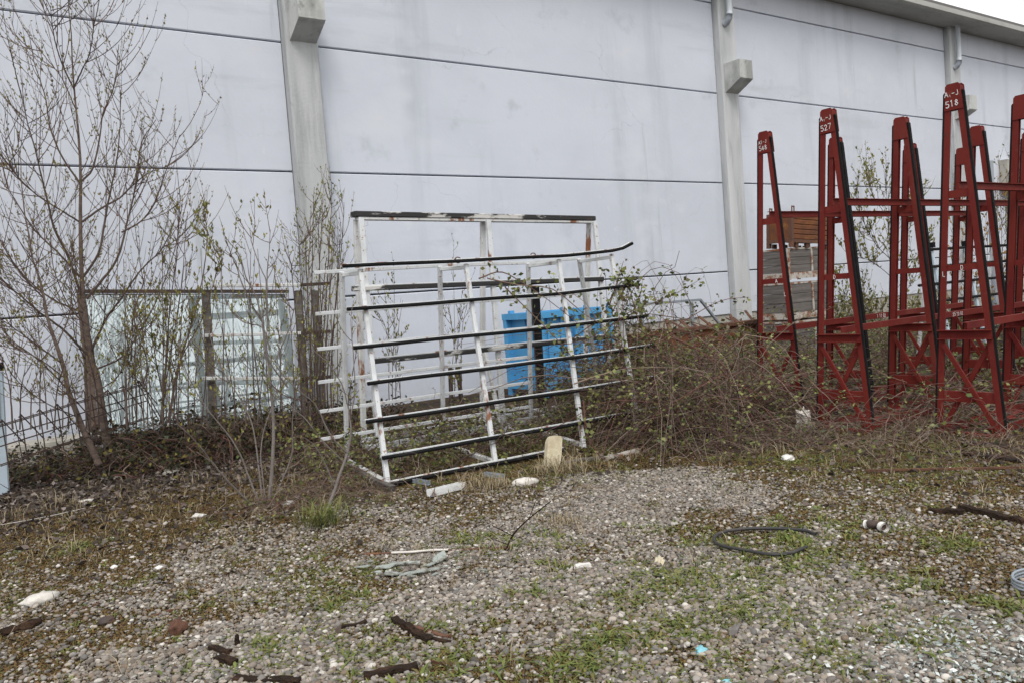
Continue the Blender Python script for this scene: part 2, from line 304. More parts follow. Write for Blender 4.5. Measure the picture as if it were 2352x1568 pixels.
mb = MB(); mb.prism([(-16, .6, 8.53), (-16, -.72, 8.53), (-16, -.80, 8.57), (-16, -.80, 8.70), (-16, .6, 8.70)], (84, 0, 0))
obj('roof_gutter', mb, M['soffit'], wh)
mb = MB(); mb.box((-16.1, -.76, 8.702), (68, 30, 8.80)); obj('roof_edge', mb, M['metal_cap'], wh)
mb = MB(); mb.box((27.9, -.32, 3.95), (31.5, -.002, 4.42)); mb.box((27.9, -.26, 4.423), (31.5, -.002, 4.78)); obj('shutter_housing', mb, M['plinth'], wh)
mb = MB(); mb.box((27.85, -.40, 3.86), (31.6, -.002, 3.945)); obj('door_canopy', mb, M['steel_dark'], wh)
mb = MB(); mb.box((28.2, -.03, .0), (31.2, -.002, 3.85)); obj('shutter_door', mb, M['plinth'], wh)
# ------------------------------------------------------------------ red glass racks
def chan(mb, y0, z0, y1, z1, wy, xd, th=.010, out=1):
    """C channel leg in the frame plane: web on the outer side, flanges front and back; out=+1 web on +y side"""
    a = np.array([0, y0, z0]); b = np.array([0, y1, z1]); w_ = np.array([0, -out*wy, 0.])
    def slab(x0, x1, u0, u1):
        o = np.array([0, -out, 0.])
        mb.add([a+o*u0+(x0,0,0), a+o*u1+(x0,0,0), a+o*u1+(x1,0,0), a+o*u0+(x1,0,0), b+o*u0+(x0,0,0), b+o*u1+(x0,0,0), b+o*u1+(x1,0,0), b+o*u0+(x1,0,0)],
            [(0,1,2,3),(7,6,5,4),(4,5,1,0),(5,6,2,1),(6,7,3,2),(7,4,0,3)])
    slab(0, th, 0, wy); slab(xd-th, xd, 0, wy); slab(th, xd-th, 0, th)
def hw(z): return .315+(.068-.315)*z/3.27          # half width of the frame at height z
FX = (0, 1.345, 3.03, 4.41); XD = .06
def red_rack(label, loc):
    t = thing('glass_rack', label, 'glass rack', loc, 0, 'red A-frame glass racks'); heads = []; rungs = []
    for x in FX:
        for s in (1, -1):
            mb = MB(); chan(mb, s*hw(0), 0, s*hw(3.12), 3.12, .052 if x == 0 else .056, .020 if x == 0 else .055, out=s); mb.v = [v+(x, 0, 0) for v in mb.v]; obj('leg', mb, M['red'], t)
            mb = MB(); z0, z1 = .10, 3.20; o = .022
            pts = [(x+.004, s*(hw(z0)+.002), z0), (x+.004, s*(hw(z0)+o), z0), (x+.004, s*(hw(z1)+o), z1-.012), (x+.004, s*(hw(z1)+o-.012), z1), (x+.004, s*(hw(z1)+.002), z1)]
            mb.prism(pts, (.018 if x == 0 else .042, 0, 0)); obj('rubber_strip', mb, M['rubber'], t)
        mb = MB(); c = .02
        for xa in (-.009, XD+.001):
            h0, h1 = hw(3.03)-.001, hw(3.27)
            mb.prism([(x+xa, h0, 3.03), (x+xa, h1, 3.27-c), (x+xa, h1-c, 3.27), (x+xa, -h1+c, 3.27), (x+xa, -h1, 3.27-c), (x+xa, -h0, 3.03)], (.008, 0, 0))
        mb.bar((x+.0, 0, 3.215), (x+XD, 0, 3.215), .135, .05)
        heads.append(obj('head_plate', mb, M['red'], t))
        h = hw(2.27)-.012
        mb = MB(); mb.box((x+.012, -h, 2.225), (x+.02, h, 2.297)); mb.box((x+.02, -h, 2.289), (x+.05, h, 2.297)); obj('crossbar', mb, M['red'], t)
        h = hw(1.57)-.012
        mb = MB(); mb.box((x+.012, -h, 1.548), (x+.02, h, 1.606)); mb.box((x+.02, -h, 1.598), (x+.05, h, 1.606)); rungs.append(obj('crossbar', mb, M['red'], t))
        h = hw(.95)
        mb = MB(); mb.box((x-.006, -h, .915), (x-.001, h, .985)); mb.box((x-.045, -h-.0, .986), (x-.001, h, .994)); mb.box((x-.04, -h, .907), (x-.001, h, .914)); obj('ledge_channel', mb, M['red'], t)
        h = hw(.36)-.012
        mb = MB(); mb.box((x+.012, -h, .31), (x+.02, h, .412)); mb.box((x+.02, -h, .404), (x+.05, h, .412)); obj('crossbar', mb, M['red'], t)
        for s, dx in ((1, -.012), (-1, .05)):
            obj('brace', MB().bar((x+dx, s*.20, .86), (x+dx, -s*.262, .06), .018, .045, up=(0, 1, .3)), M['red'], t)
    L_ = FX[-1]+.1
    mb = MB()
    mb.box((.02, -.028, 2.300), (L_-.06, .028, 2.306)); mb.box((.02, -.004, 2.306), (L_-.06, .004, 2.364)); mb.box((.02, -.028, 2.364), (L_-.06, .028, 2.370)); obj('long_beam', mb, M['red'], t)
    lows = MB(); lows.box((.0, -.026, .997), (L_, -.020, 1.062)); lows.box((.0, -.020, 1.056), (L_, .03, 1.062)); low = obj('long_beam', lows, M['red'], t)
    for s in (1, -1):
        mb = MB(); mb.box((-.02, s*.222, .0), (L_+.04, s*.214, .085)); mb.box((-.02, s*.214, .0), (L_+.04, s*.16, .008)); obj('base_rail', mb, M['red'], t)
        mb = MB().bar((.12, s*.12, .05), (1.30, -s*.12, .05), .05, .012); obj('base_brace', mb, M['red'], t)
    for x in FX: obj('base_sleeper', MB().box((x-.06, -.30, -.03), (x-.01, .30, .035)), M['red'], t)
    return t, heads, rungs, low
STROKES = {'A': [(0,0,.35,1),(.35,1,.7,0),(.12,.35,.58,.35)], 'J': [(.5,1,.5,.15),(.5,.15,.3,0),(.3,0,.08,.15)], '-': [(.1,.45,.55,.45)], '.': [(.2,.0,.28,.12)],
 '1': [(.3,0,.3,1),(.3,1,.15,.82)], '2': [(.05,.8,.25,1),(.25,1,.5,.85),(.5,.85,.5,.65),(.5,.65,.05,0),(.05,0,.58,0)], '5': [(.55,1,.12,1),(.12,1,.1,.56),(.1,.56,.4,.6),(.4,.6,.55,.4),(.55,.4,.5,.12),(.5,.12,.28,0),(.28,0,.05,.1)],
 '7': [(.05,1,.58,1),(.58,1,.22,0)], '8': [(.3,.55,.1,.78),(.1,.78,.3,1),(.3,1,.52,.78),(.52,.78,.3,.55),(.3,.55,.05,.25),(.05,.25,.3,0),(.3,0,.56,.25),(.56,.25,.3,.55)], '4': [(.42,0,.42,1),(.42,1,.03,.32),(.03,.32,.6,.32)],
 'D': [(.08,0,.08,1),(.08,1,.42,.95),(.42,.95,.56,.7),(.56,.7,.56,.3),(.56,.3,.42,.05),(.42,.05,.08,0)], 'L': [(.1,1,.1,0),(.1,0,.5,0)], '0': [(.3,0,.08,.25),(.08,.25,.08,.75),(.08,.75,.3,1),(.3,1,.54,.75),(.54,.75,.54,.25),(.54,.25,.3,0)], '6': [(.5,1,.15,.6),(.15,.6,.06,.25),(.06,.25,.3,0),(.3,0,.55,.22),(.55,.22,.4,.5),(.4,.5,.1,.4)]}
def text_mesh(body, size, mtx, parent, m='marking', th=.0012):
    """letters brushed by hand: short flat strokes, each a little off"""
    mb = MB(); rg = random.Random(hash_(body)); h = size*.72; wd = h*.78; x = -wd*len(body)/2
    for ch in body:
        jy = rg.uniform(-.05, .05)*h; sc = rg.uniform(.92, 1.08)
        for k, (a0, b0, a1, b1) in enumerate(STROKES.get(ch, [])):
            p = np.array([x+a0*h*sc, jy+b0*h*sc, 0]); q = np.array([x+a1*h*sc, jy+b1*h*sc, 0]); d = (q-p)/np.linalg.norm(q-p); w_ = h*rg.uniform(.048, .066); n = np.array([-d[1], d[0], 0]); e = d*w_*.6; w2 = w_*rg.uniform(.75, 1.1); zz = .0003+.00008*k
            mb.prism([p-e-n*w_+(0, 0, zz), q+e-n*w2+(0, 0, zz), q+e+n*w2+(0, 0, zz), p-e+n*w_+(0, 0, zz)], (0, 0, th))
        x += wd*(.62 if ch == ' ' else 1)
    o = obj('painted_marking', mb, M[m], parent); o.data.transform(mtx); return o
def hash_(t): return sum(ord(c)*(i+3) for i, c in enumerate(t))
def m_left(x, y, z, rot=0): return Matrix.Translation((x, y, z)) @ Matrix(((0,0,-1,0),(-1,0,0,0),(0,1,0,0),(0,0,0,1))) @ Matrix.Rotation(rot, 4, 'Z')
def m_front(x, y, z, rot=0): return Matrix.Translation((x, y, z)) @ Matrix(((1,0,0,0),(0,0,-1,0),(0,1,0,0),(0,0,0,1))) @ Matrix.Rotation(rot, 4, 'Z')
rk2, hd2, rg2, lo2 = red_rack('red glass rack numbered 527 on its end plate, between racks 548 and 518', (7.56, 5.02, 0))
def kids(r, n): return [c for c in r.children if c.name.split('.')[0] == n]
LB1 = 'red glass rack numbered 548 on its end plate, the one farthest from the gravel'
LB3 = 'red glass rack numbered 518 on its end plate, the one closest to the gravel'
rk1 = dup(rk2, (7.86, 6.03, 0), LB1); rk3 = dup(rk2, (7.88, 3.92, 0), LB3)
for r, top, num, let, lx, lowtxt, lowx in ((rk1, 'A1-J', '548', 'A', -.05, '1 11 02', 2.13), (rk2, 'A1-J', '527', 'D', .02, '25 10 02', 2.35), (rk3, 'A1-J', '518', 'D', .0, None, 0)):
    hp = min(kids(r, 'head_plate'), key=lambda c: c.data.vertices[0].co.x); cb = [c for c in kids(r, 'crossbar') if 1.5 < c.data.vertices[0].co.z < 1.6 and c.data.vertices[0].co.x < .1][0]
    small = num == '548'
    text_mesh(top if small else 'A', .052 if small else .066, m_left(-.0105, .008 if small else .055, 3.135 if small else 3.155, .05), hp)
    if not small:
        text_mesh('1', .03, m_left(-.0105, .022, 3.150, .05), hp); text_mesh('-J', .062, m_left(-.0105, -.026, 3.158, .1), hp)
    text_mesh(num, .068 if small else .075, m_left(-.0105, .005, 3.06, .07), hp)
    text_mesh(let, .058, m_left(.0105, lx, 1.556), cb)
    if lowtxt:
        lb = min(kids(r, 'long_beam'), key=lambda c: c.data.vertices[0].co.z); text_mesh(lowtxt, .058, m_front(lowx, -.0275, 1.008), lb)
for r, s in ((rk1, -1), (rk3, 1)):
    lg = [c for c in kids(r, 'leg') if c.data.vertices[0].co.x < .1 and c.data.vertices[0].co.y*s > 0][0]
    text_mesh('L', .06, m_left(-.0015, s*(hw(1.5)-.036), 1.40 if s < 0 else 1.50), lg)
# ------------------------------------------------------------------ near white rack with rubber rails
wr = thing('glass_rack', 'low white A-frame rack with seven black rubber rails, standing nearest the gravel', 'glass rack', (0, 0, 0), 0, None)
ff = [np.array(p) for p in ((3.24, 6.80, 0), (4.38, 6.74, 0), (5.44, 6.66, 0), (6.2, 6.62, 0))]
ft = [PY(827, 620, 7.5), PY(1070, 608, 7.42), PY(1283, 597, 7.34), PY(1404, 585, 7.28)]
rf = [np.array(p) for p in ((3.46, 8.2, 0), (4.60, 8.12, 0), (5.78, 8.05, 0), (6.85, 7.95, 0))]
rt = [PY(785, 625, 7.6), PY(1010, 612, 7.55), PY(1213, 605, 7.5), PY(1330, 595, 7.4)]
for a, b in zip(ff, ft): obj('leg', MB().bar(a, b, .046, .045, up=(0, -1, .2)), M['white'], wr)
for a, b in zip(rf, rt): obj('leg', MB().bar(a, b, .042, .042, up=(0, 1, .2)), M['white'], wr)
for a, b in zip(ft, rt): obj('top_tie', MB().bar(a-(0, 0, .03), b-(0, 0, .03), .04, .04), M['white'], wr)
for a, b in zip(ff, rf): obj('base_tie', MB().bar(a+(0, .03, .03), b-(0, .03, -.03), .05, .05), M['white_rusty'], wr)
FR = (1.012, .803, .625, .456, .287, .124, .008); OL = (.20, .21, .20, .10, .16, .05, .02); OR = (.02, .28, .32, .38, .3, .3, .1)
off = np.array([0, -.055, .015])
for k, fz in enumerate(FR):
    P = [ff[i]+(ft[i]-ff[i])*fz+off for i in range(4)]; d0 = (P[1]-P[0])/np.linalg.norm(P[1]-P[0]); d1 = (P[3]-P[2])/np.linalg.norm(P[3]-P[2])
    pts = [P[0]-d0*OL[k]] + P[:3] + [P[3] + (0, 0, .0), P[3]+d1*OR[k]]
    if k == 0: pts = [P[0]-d0*OL[0], P[0], P[1], P[2], P[3]-(d1*.02), P[3]+np.array([.12, -.01, .02]), P[3]+np.array([.27, -.02, .075])]
    if k == 6: pts = pts[:3]+[P[1]+d0*.35, P[1]+d0*.8]
    pts = np.array(pts); dd = np.concatenate([[0], np.cumsum(np.linalg.norm(np.diff(pts, axis=0), axis=1))]); q = np.linspace(0, dd[-1], 24)
    pp = np.stack([np.interp(q, dd, pts[:, j]) for j in range(3)], -1); pp[:, 2] += .003*np.sin(q*4+k*2)
    ra = obj('rubber_rail', MB().tube(pp+(0, -.012, .0), .0185, 10), M['rubber'], wr, sm=True)
    mb = MB()
    for i in range(len(pts)-1):
        e = (pts[i+1]-pts[i])/np.linalg.norm(pts[i+1]-pts[i])*.001; mb.bar(pts[i]+(0, .022, .010)+e, pts[i+1]+(0, .022, .010)-e, .022, .03)
    obj('rail_backing', mb, M['white_rusty'] if k in (0, 6) else M['white'], ra)
for fz in (1.0, .80, .625, .455, .30, .15):
    P = [rf[i]+(rt[i]-rf[i])*fz+np.array([0, .05, .01]) for i in range(4)]; d0 = (P[1]-P[0])/np.linalg.norm(P[1]-P[0])
    mb = MB(); mb.bar(P[0]-d0*.26, P[1]-d0*.001, .028, .036); mb.bar(P[1]+d0*.001, P[2], .028, .036)
    if fz > .5: mb.bar(P[2]+d0*.002, P[3], .028, .036)
    obj('rear_rail', mb, M['white'], wr)
for px, py in ((1052, 600), (1225, 590)):
    c = PY(px, py, 7.4); an = np.linspace(0, 2*math.pi, 17); pts = np.stack([c[0]+.05*np.cos(an), c[1]+.02*np.cos(an), c[2]+.03*np.sin(an)+.01], -1)
    obj('lifting_ring', MB().tube(pts, .006, 6), M['rust_dark'], wr, sm=True)
# ------------------------------------------------------------------ tall white rack behind
tr = thing('glass_rack', 'tall rusty white A-frame rack with worn top rail, behind the low white rack', 'glass rack', (0, 0, 0))
ap = [np.array((3.92, 8.40, 2.655)), np.array((5.62, 8.45, 2.63)), np.array((7.36, 8.50, 2.595))]
fr = [np.array((3.80, 8.12, 0)), np.array((5.46, 8.16, 0)), np.array((7.25, 8.2, 0))]
rr = [np.array((3.99, 8.92, 0)), np.array((5.66, 8.95, 0)), np.array((7.42, 9.0, 0))]
for i in range(3):
    obj('leg', MB().bar(fr[i], ap[i]-(0, .06, .05), .062, .05, up=(0, -1, .1)), M['white'], tr)
    obj('leg', MB().bar(rr[i], ap[i]+(0, .06, -.05), .062, .05, up=(0, 1, .1)), M['white_rusty'], tr)
    obj('base_foot', MB().bar(fr[i]-(0, .42, -.05), rr[i]+(0, .02, .05), .08, .09), M['white_rusty'], tr)
d = (ap[2]-ap[0])/np.linalg.norm(ap[2]-ap[0])
obj('top_rail', MB().bar(ap[0]-d*.06, ap[2]+d*.02, .13, .06), M['worn_rubber'], tr)
obj('top_plate', MB().bar(ap[0]-d*.02+(0, 0, -.047), ap[2]-(0, 0, .047), .10, .03), M['white_rusty'], tr)
for z, x0, x1, rub in ((1.80, -.18, 2.62, 1), (1.03, .0, 2.85, 1)):
    pts = []
    for i in range(3): f_ = z/2.6; pts.append(fr[i]+(ap[i]-fr[i])*f_+np.array([0, -.07, 0]))
    e = pts[2]-pts[0]; n_ = np.linalg.norm(e); e = e/n_
    obj('rubber_rail', MB().bar(pts[0]+e*x0, pts[2]+e*.02-(0, 0, .02), .05, .055, c=.2), M['worn_rubber'], tr)
    obj('rail_plate', MB().bar(pts[0]+e*(x0+.05)+(0, .04, .026), pts[2]+(0, .04, .006), .025, .03), M['white'], tr)
obj('base_beam', MB().bar(fr[0]+(.03, .10, .11), fr[2]+(0, .10, .09), .06, .09), M['white'], tr)
obj('base_beam', MB().bar(rr[0]+(.03, -.06, .10), rr[2]+(0, -.06, .08), .05, .07), M['white'], tr)
obj('brace', MB().bar(fr[1]+(0, .05, .1), fr[1]+(.02, .32, 1.0), .05, .04, up=(1, 0, 0)), M['white_rusty'], tr)
for a, b, lab in ((PY(1226, 660, 9.05), (6.72, 9.1, 0), 'thick black rubber covered post upright before the blue container'),):
    t = thing('rubber_post', lab, 'post', (b[0], b[1], 0)); a = a-np.array([b[0], b[1], 0])
    obj('rubber_pad', MB().bar((0, -.04, .05), a+(0, -.04, 0), .10, .05, up=(0, -1, 0)), M['rubber'], t); obj('steel_core', MB().bar((0, .01, 0), a+(0, .01, .02), .08, .04, up=(0, -1, 0)), M['steel_dark'], t)
for x, lab in ((5.83, 'short black steel stake leaning left of its twin by the wall'), (6.02, 'short black steel stake leaning right of its twin by the wall')):
    t = tag(obj('steel_stake', MB().bar((0, 0, -.02), (.05 if x < 5.9 else -.02, .02, .72), .05, .05, up=(0, 1, 0)).box((-.05, -.05, -.01), (.05, .05, .012)), M['steel_dark'], None, (x, 10, 0)), lab, 'stake')
# ------------------------------------------------------------------ black railed rack far right
br = thing('glass_rack', 'white rack with thin black rails far behind the red racks', 'glass rack', (15.1, 8.0, 0))
for x in (0, 1.25, 2.45, 3.7):
    obj('leg', MB().bar((x, -.25, 0), (x, .05, 1.95), .07, .05, up=(0, -1, 0)), M['palepost'], br); obj('leg', MB().bar((x+.02, .4, 0), (x+.02, .1, 1.95), .06, .05, up=(0, 1, 0)), M['white'], br)
    obj('post_cap', MB().box((x-.035, -.02, 1.955), (x+.035, .10, 2.05)), M['rubber'], br)
for k in range(7):
    z = .03+.315*k; yy = -.25+.30*z/1.95-.05; obj('rubber_rail', MB().tube([(-.75 if k == 4 else -.4, yy, z), (1.2, yy, z+.005), (4.3, yy, z)], .026, 8), M['rubber'], br, sm=True)
# ------------------------------------------------------------------ blue container
bc = thing('steel_container', 'bright blue steel container with recessed panels behind the white racks', 'container', (7.84, 10.5, 0))
Wc, Dc, Hc = 1.56, 1.0, 1.36
mb = MB(); mb.box((.10, .10, .14), (Wc-.10, Dc-.10, Hc-.06)); obj('body', mb, M['blue'], bc)
for k in range(5): obj('panel_rib', MB().bar((.25+.27*k, .085, .27), (.25+.27*k, .085, Hc-.101), .05, .03, up=(0, 1, 0)), M['blue'], bc)
obj('side_rib', MB().bar((.085, Dc/2, .262), (.085, Dc/2, Hc-.101), .05, .03, up=(1, 0, 0)), M['blue'], bc)
mb = MB()
for x, y in ((0, 0), (Wc-.1, 0), (0, Dc-.1), (Wc-.1, Dc-.1)): mb.box((x, y, 0), (x+.1, y+.1, Hc-.1))
obj('corner_posts', mb, M['blue'], bc)
mb = MB(); mb.box((-.01, -.01, Hc-.1), (Wc+.01, .09, Hc)); mb.box((-.01, Dc-.09, Hc-.1), (Wc+.01, Dc+.01, Hc)); mb.box((-.01, .09, Hc-.1), (.09, Dc-.09, Hc)); mb.box((Wc-.09, .09, Hc-.1), (Wc+.01, Dc-.09, Hc)); obj('top_rim', mb, M['blue'], bc)
mb = MB(); mb.box((.1, .0, .12), (Wc-.1, .035, .26)); mb.box((.0, .1, .12), (.035, Dc-.1, .26)); mb.box((.74, .0, .26), (.82, .036, Hc-.1)); obj('lower_frame', mb, M['blue'], bc)
for x, y in ((.03, .3), (.5, .0), (1.0, .02), (.02, .8), (Wc-.15, .02)): obj('stacking_lug', MB().box((x, y, Hc+.001), (x+.09, y+.06, Hc+.05)), M['blue'], bc)
# ------------------------------------------------------------------ crates
def wood_crate(label, loc, rz, h=.56):
    t = thing('wood_crate', label, 'crate', loc, rz, 'stack of crates behind the red racks'); W_, D_ = 1.12, .62
    mb = MB(); n = 3; zz = .13; ph = (h-.16)/n
    for i in range(n):
        z0, z1 = zz+i*ph+.004, zz+(i+1)*ph-.004; j = .004*((i*7) % 3)
        mb.box((.035, -j, z0), (W_-.035, .025-j, z1)); mb.box((.035, D_-.025, z0), (W_-.035, D_, z1)); mb.box((-j, .035, z0), (.025-j, D_-.035, z1)); mb.box((W_-.025, .035, z0), (W_, D_-.035, z1))
    obj('side_boards', mb, M['wood'], t); obj('crate_floor', MB().box((.03, .03, .10), (W_-.03, D_-.03, .128)), M['wood'], t)
    mb = MB()
    for x in (-.012, W_-.036):
        for y in (-.012, D_-.036): mb.box((x, y, 0), (x+.048, y+.048, h))
    obj('corner_posts', mb, M['crate_frame'], t)
    mb = MB(); mb.box((.036, -.016, h-.032), (W_-.036, .03, h)); mb.box((.036, D_-.03, h-.032), (W_-.036, D_+.016, h)); mb.box((-.016, .036, h-.032), (.03, D_-.036, h)); mb.box((W_-.03, .036, h-.032), (W_+.016, D_-.036, h)); obj('top_rim', mb, M['crate_frame'], t)
    mb = MB(); mb.box((.036, -.02, .02), (W_-.036, -.002, .128)); mb.box((-.02, .036, .02), (-.002, D_-.036, .128)); obj('bottom_rail', mb, M['crate_frame'], t)
    obj('upright_strap', MB().box((.62, -.026, .130), (.66, -.009, h-.034)), M['crate_frame'], t); return t
wood_crate('grey wooden crate, second from the top, right under the orange bin', (12.2, 9.0, 1.56), .0)
wood_crate('grey wooden crate in the middle of the stack, between two other wooden crates', (12.22, 9.02, .86), .02, .66)
wood_crate('grey wooden crate at the bottom of the stack, half hidden by brambles', (12.18, 9.0, .12), -.01, .72)
ob = thing('metal_bin', 'rusty orange corrugated metal bin tilted on top of the crates', 'bin', (12.24, 8.95, 2.13), .0); ob.rotation_euler = (.03, .055, 0)
W_, D_, h = 1.15, .50, .60
mb = MB()
for i in range(5):
    z0 = .14+i*.086
    for y0, s in ((0, -1), (D_, 1)):
        mb.prism([(.05, y0, z0), (.05, y0+s*.012, z0+.012), (.05, y0+s*.012, z0+.07), (.05, y0, z0+.082), (.05, y0-s*.01, z0+.082), (.05, y0-s*.01, z0)], (W_-.1, 0, 0))
mb.box((.002, .05, .14), (.012, D_-.05, h-.03)); mb.box((W_-.012, .05, .14), (W_-.002, D_-.05, h-.03)); mb.box((.02, .02, .12), (W_-.02, D_-.02, .139))
obj('corrugated_side', mb, M['rust'], ob)
mb = MB()
for x in (-.015, W_-.05):
    for y in (-.015, D_-.05): mb.box((x, y, .0), (x+.065, y+.065, h+.0))
mb.box((.05, -.02, .08), (W_-.05, .0-.002, .138)); mb.box((-.02, .05, .08), (-.002, D_-.05, .138)); obj('corner_posts', mb, M['rust_dark'], ob)
mb = MB(); mb.box((.05, -.014, h-.03), (W_-.05, .02, h)); mb.box((-.014, .05, h-.03), (.02, D_-.05, h)); mb.box((.05, D_-.02, h-.03), (W_-.05, D_+.014, h)); obj('top_rim', mb, M['rust'], ob)
for x, y in ((.0, .0), (.0, D_-.04), (W_-.04, .0)):
    mb = MB(); a_ = .012
    mb.box((x-.01, y-.01, h+.001), (x+.012, y+.0, h+.11)); mb.box((x+.05, y-.01, h+.001), (x+.072, y, h+.11)); mb.box((x+.012, y-.01, h+.085), (x+.05, y, h+.11)); obj('lifting_lug', mb, M['rust_dark'], ob)
for x in (.12, .42, .82, 1.0):
    for y in (0, D_-.05): obj('skid_foot', MB().box((x, y, .0), (x+.08, y+.05, .079)), M['rust_dark'], ob)
# ------------------------------------------------------------------ railing, rusty skip, kerb
rl = thing('handrail', 'grey steel handrail sloping down at its end beside the wall', 'railing', (11.0, 11.5, 0))
obj('post', MB().bar((.05, 0, -.02), (.05, 0, 1.29), .055, .055, up=(0, 1, 0)), M['steel'], rl); obj('post', MB().bar((1.42, 0, -.02), (1.42, 0, 1.27), .07, .06, up=(0, 1, 0)), M['steel'], rl)
obj('rail', MB().bar((-.25, 0, 1.325), (1.68, 0, 1.30), .05, .05), M['steel'], rl); obj('sloping_rail', MB().bar((1.685, 0, 1.30), (2.55, 0, .42), .05, .05), M['steel'], rl)
sk = thing('scrap_skip', 'low rusty brown steel skip behind the brambles', 'skip', (10.5, 10.2, 0))
mb = MB(); mb.prism([(0, 0, .12), (-.15, 0, .80), (3.6, 0, .80), (3.45, 0, .12)], (0, .04, 0)); mb.prism([(0, 1.0, .12), (-.15, 1.0, .80), (3.6, 1.0, .80), (3.45, 1.0, .12)], (0, .04, 0)); mb.box((.02, .04, .10), (3.43, 1.0, .14)); mb.bar((-.08, .04, .46), (-.08, 1.0, .46), .04, .66); mb.bar((3.53, .04, .46), (3.53, 1.0, .46), .04, .66)
obj('body', mb, M['rust'], sk)
mb = MB()
for x in (.4, 1.3, 2.2, 3.0): mb.box((x, -.05, .13), (x+.1, -.002, .78))
mb.box((-.16, -.06, .80), (3.61, .06, .86)); obj('ribs', mb, M['rust_dark'], sk)
mb = MB()
for k in range(16):
    x = .1+k*.21; mb.bar((x, .15+.1*math.sin(k), .5), (x+.5*math.sin(k*2.3), .8, .92+.09*math.sin(k*1.7)), .05+.03*(k % 3), .02)
tag(obj('scrap_offcuts', mb, M['rust_dark'], None, (10.5, 10.2, 0)), 'jumble of rusty metal offcuts heaped in the low brown skip', 'scrap')
kb = MB(); kb.prism([(.3, 12.0, -.05), (.3, 12.02, .24), (.3, 12.06, .27), (.3, 12.34, .27), (.3, 12.38, -.05)], (1.35, 0, 0)); tag(obj('kerb_beam', kb, M['plinth']), 'beige concrete kerb beam lying at the foot of the wall', 'kerb')
# ------------------------------------------------------------------ glass pack on its rack
gp = thing('glass_pack', 'large pale greenish glass sheets leaning under a dark rail against the wall', 'glass sheets', (0, 0, 0))
A0, A1 = np.array((1.62, 11.62, .30)), np.array((4.27, 11.62, .14)); B0, B1 = np.array((1.63, 11.86, 2.09)), np.array((4.28, 11.86, 1.93))
def sheet(mb, u0, u1, dy, th):
    a, b, c, d_ = A0+(A1-A0)*u0, A0+(A1-A0)*u1, B0+(B1-B0)*u1, B0+(B1-B0)*u0
    mb.prism([a+(0, dy, 0), b+(0, dy, 0), c+(0, dy, 0), d_+(0, dy, 0)], (0, th, 0))
for u0, u1, dy in ((.0, .985, .0), (.01, 1.0, .03)):
    mb = MB(); sheet(mb, u0, u1, dy, .02); obj('glass_sheet', mb, M['glass'], gp)
obj('top_rail', MB().bar(B0+(-.1, -.03, .035), B1+(.02, -.03, .035), .10, .045), M['steel_dark'], gp)
obj('edge_batten', MB().bar(A0+(-.06, -.02, 0), B0+(-.05, -.02, 0), .09, .06, up=(0, -1, 0)), M['bark'], gp)
obj('bottom_beam', MB().bar(A0+(-.15, -.06, -.06), A1+(.4, -.06, -.06), .16, .10), M['steel_dark'], gp)
cr = thing('carrying_frame', 'white and rust carrying frame with wooden posts holding the glass sheets upright', 'frame', (0, 0, 0))
for px, col in ((484, 'wood'), (697, 'wood'), (735, 'wood')):
    b_ = PY(px+8, 1000, 11.45); t_ = PY(px-12, 668, 11.5); obj('post', MB().bar((b_[0], 11.44, 0), t_, .10, .08, up=(0, -1, 0)), M[col], cr)
for py0, py1, z_ in ((657, 655, 11.42), (771, 765, 11.38), (868, 868, 11.36)):
    obj('rail', MB().bar(PY(465, py0, z_), PY(690, py1, z_), .05, .045), M['white_rusty'], cr); obj('rail_end', MB().bar(PY(692, py1, z_), PY(758, py1-4, z_), .05, .045), M['steel_dark'], cr)
# ------------------------------------------------------------------ left post and rebar cage
lp = thing('rack_post', 'pale blue steel post cut by the left edge of the photo', 'post', (.395, 10.1, 0))
obj('post', MB().bar((0, 0, -.02), (.06, 0, 1.26), .20, .12, up=(0, -1, 0)), M['palepost'], lp); obj('rubber_strip', MB().bar((.02, -.075, .75), (.04, -.075, 1.20), .12, .028, up=(0, -1, 0)), M['rubber'], lp)
obj('rubber_buffer', MB().bar((-.1, -.02, 1.315), (.17, -.02, 1.315), .12, .085), M['rubber'], lp)
rc = thing('rebar_cage', 'rusty rebar cage with zigzag stirrups lying along the wall foot', 'rebar cage', (0, 0, 0))
c0, c1 = np.array((.42, 9.7, .55)), np.array((1.95, 10.2, .78)); S = [(0, -.12, .20), (0, .14, .16), (0, -.1, -.20), (0, .15, -.22)]
mb = MB()
for s in S: mb.tube([c0+s, (c0+c1)/2+np.array(s)+(0, 0, .01), c1+s], .006, 5)
mb.tube([c0+(0, 0, -.02), c1+(0, 0, -.01)], .007, 5); mb.tube([c0+(0, -.1, .08), c1+(0, -.1, .08)], .007, 5); obj('long_bars', mb, M['rebar'], rc)
for k in range(9):
    f_ = (k+.3)/9; p = c0+(c1-c0)*f_; q = c0+(c1-c0)*(f_+.085); mb = MB()
    mb.tube([p+(0, -.12, .25), p+(.02, -.11, -.24)], .0065, 5); mb.tube([p+(0, -.12, .25), q+(.06, -.09, -.06)], .0065, 5); mb.tube([q+(0, .14, .20), q+(.03, .15, -.25)], .005, 5); mb.tube([p+(0, -.12, .24), p+(0, .14, .2)], .007, 5)
    obj('stirrup', mb, M['rebar'], rc)
